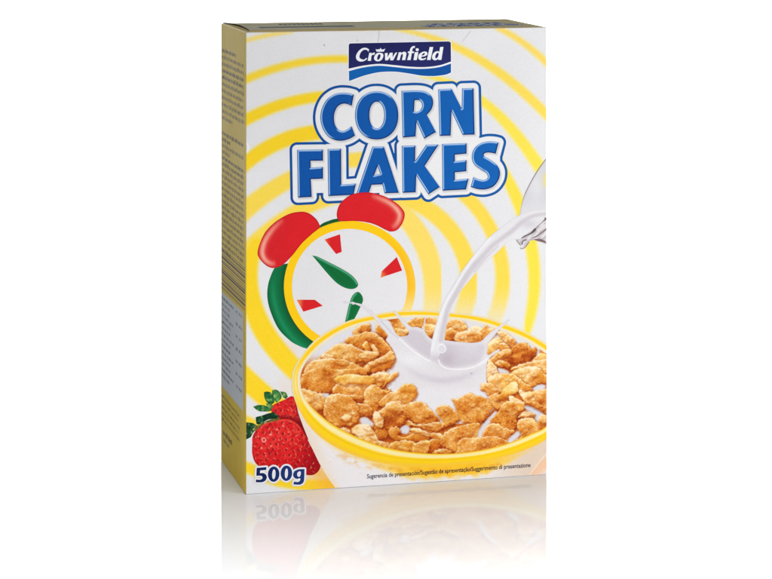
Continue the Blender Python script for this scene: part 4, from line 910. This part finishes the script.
# ------------------------------------------------------------------ lid
gu = np.linspace(.001, W-.001, 120); gv = np.linspace(.001, D-.001, 50); GU, GV = np.meshgrid(gu, gv)
ids = np.arange(GU.size).reshape(GU.shape)
T = np.concatenate([np.stack([ids[:-1, :-1], ids[:-1, 1:], ids[1:, 1:]], -1).reshape(-1, 3), np.stack([ids[:-1, :-1], ids[1:, 1:], ids[1:, :-1]], -1).reshape(-1, 3)])
u_, v_ = GU.ravel(), GV.ravel()
ctop = np.tile(rgb((206, 200, 160)), (len(u_), 1)); ctop = mixc(ctop, rgb((222, 190, 100)), 1-sstep(.012, .024, v_+.0*u_))
ctop = mixc(ctop, rgb((206, 192, 130)), sstep(.12, .2, u_)*.8); ctop = mixc(ctop, rgb((190, 170, 100)), sstep(.06, .09, v_)*.4)
curve = top(spline([(222.5, 23.2), (230, 24.3), (237, 26.0), (242, 27.6), (246, 29.6), (249, 31.2)], 8, closed=False))
cv = curve[np.argsort(curve[:, 1])]
ctop = mixc(ctop, rgb(YEL_SIDE), 1-sstep(-.001, .001, u_-np.interp(v_, cv[:, 1], cv[:, 0])))
lidp = build('lid_panel', np.stack([u_, v_, np.full(len(u_), H+LAYER)], 1), T, ctop, box, M_TOP)
# the lid's cut end stands a little proud of the tucked side flap: board edge with the shade of the gap put into its dark brown
V = []; Fs = []
for i, p in enumerate(curve):
    hh = .0009*math.sin(math.pi*min(1, max(0, (i+2)/(len(curve)+2))))**.5+.0001
    V += [(p[0], p[1], H+LAYER*2), (p[0]+.0004, p[1]+.0003, H+LAYER*2+hh), (p[0]+.006, p[1], H+LAYER*1.6)]
for i in range(len(curve)-1):
    k = 3*i; Fs += [(k, k+3, k+4, k+1)]
mesh_obj('lid_edge', V, Fs, M_BOARD, box)
# print on the lid
def lid_text():
    V, T, Cc = [], [], []
    xs = np.arange(tb[0], tb[2], .9); ys = np.arange(tb[1], tb[3], .9); X, Y = np.meshgrid(xs, ys); F = letters_sdf(X, Y)
    for off, col, lay in ((7.5, (40, 84, 150), 2), (4.6, (206, 208, 206), 3), (0, (36, 82, 152), 4)):
        P, t_ = iso(F-off, X, Y); u = (P[:, 0]-tb[0])/(tb[2]-tb[0]); w = (P[:, 1]-tb[1])/(tb[3]-tb[1])
        L = np.stack([.124+u*.074, .058-w*.040, np.full(len(P), H+LAYER*lay)], 1)
        T.append(t_+sum(len(q) for q in V)); V.append(L); Cc.append(np.tile(rgb(col), (len(P), 1)))
    T = np.concatenate(T); V = np.concatenate(V); a, b, d = V[T[0]]
    if np.cross(b-a, d-a)[2] < 0: T = T[:, ::-1]
    build('lid_title', V, T, np.concatenate(Cc), lidp, M_TOP)
lid_text()
quads('lid_text', [(.017, .036, .082, .047)]+[(u0, .062, u0+.0022, .074) for u0 in np.arange(.036, .064, .0031)], (70, 76, 92), lambda u, v: (u, v, H+LAYER*2), lidp, M_TOP)
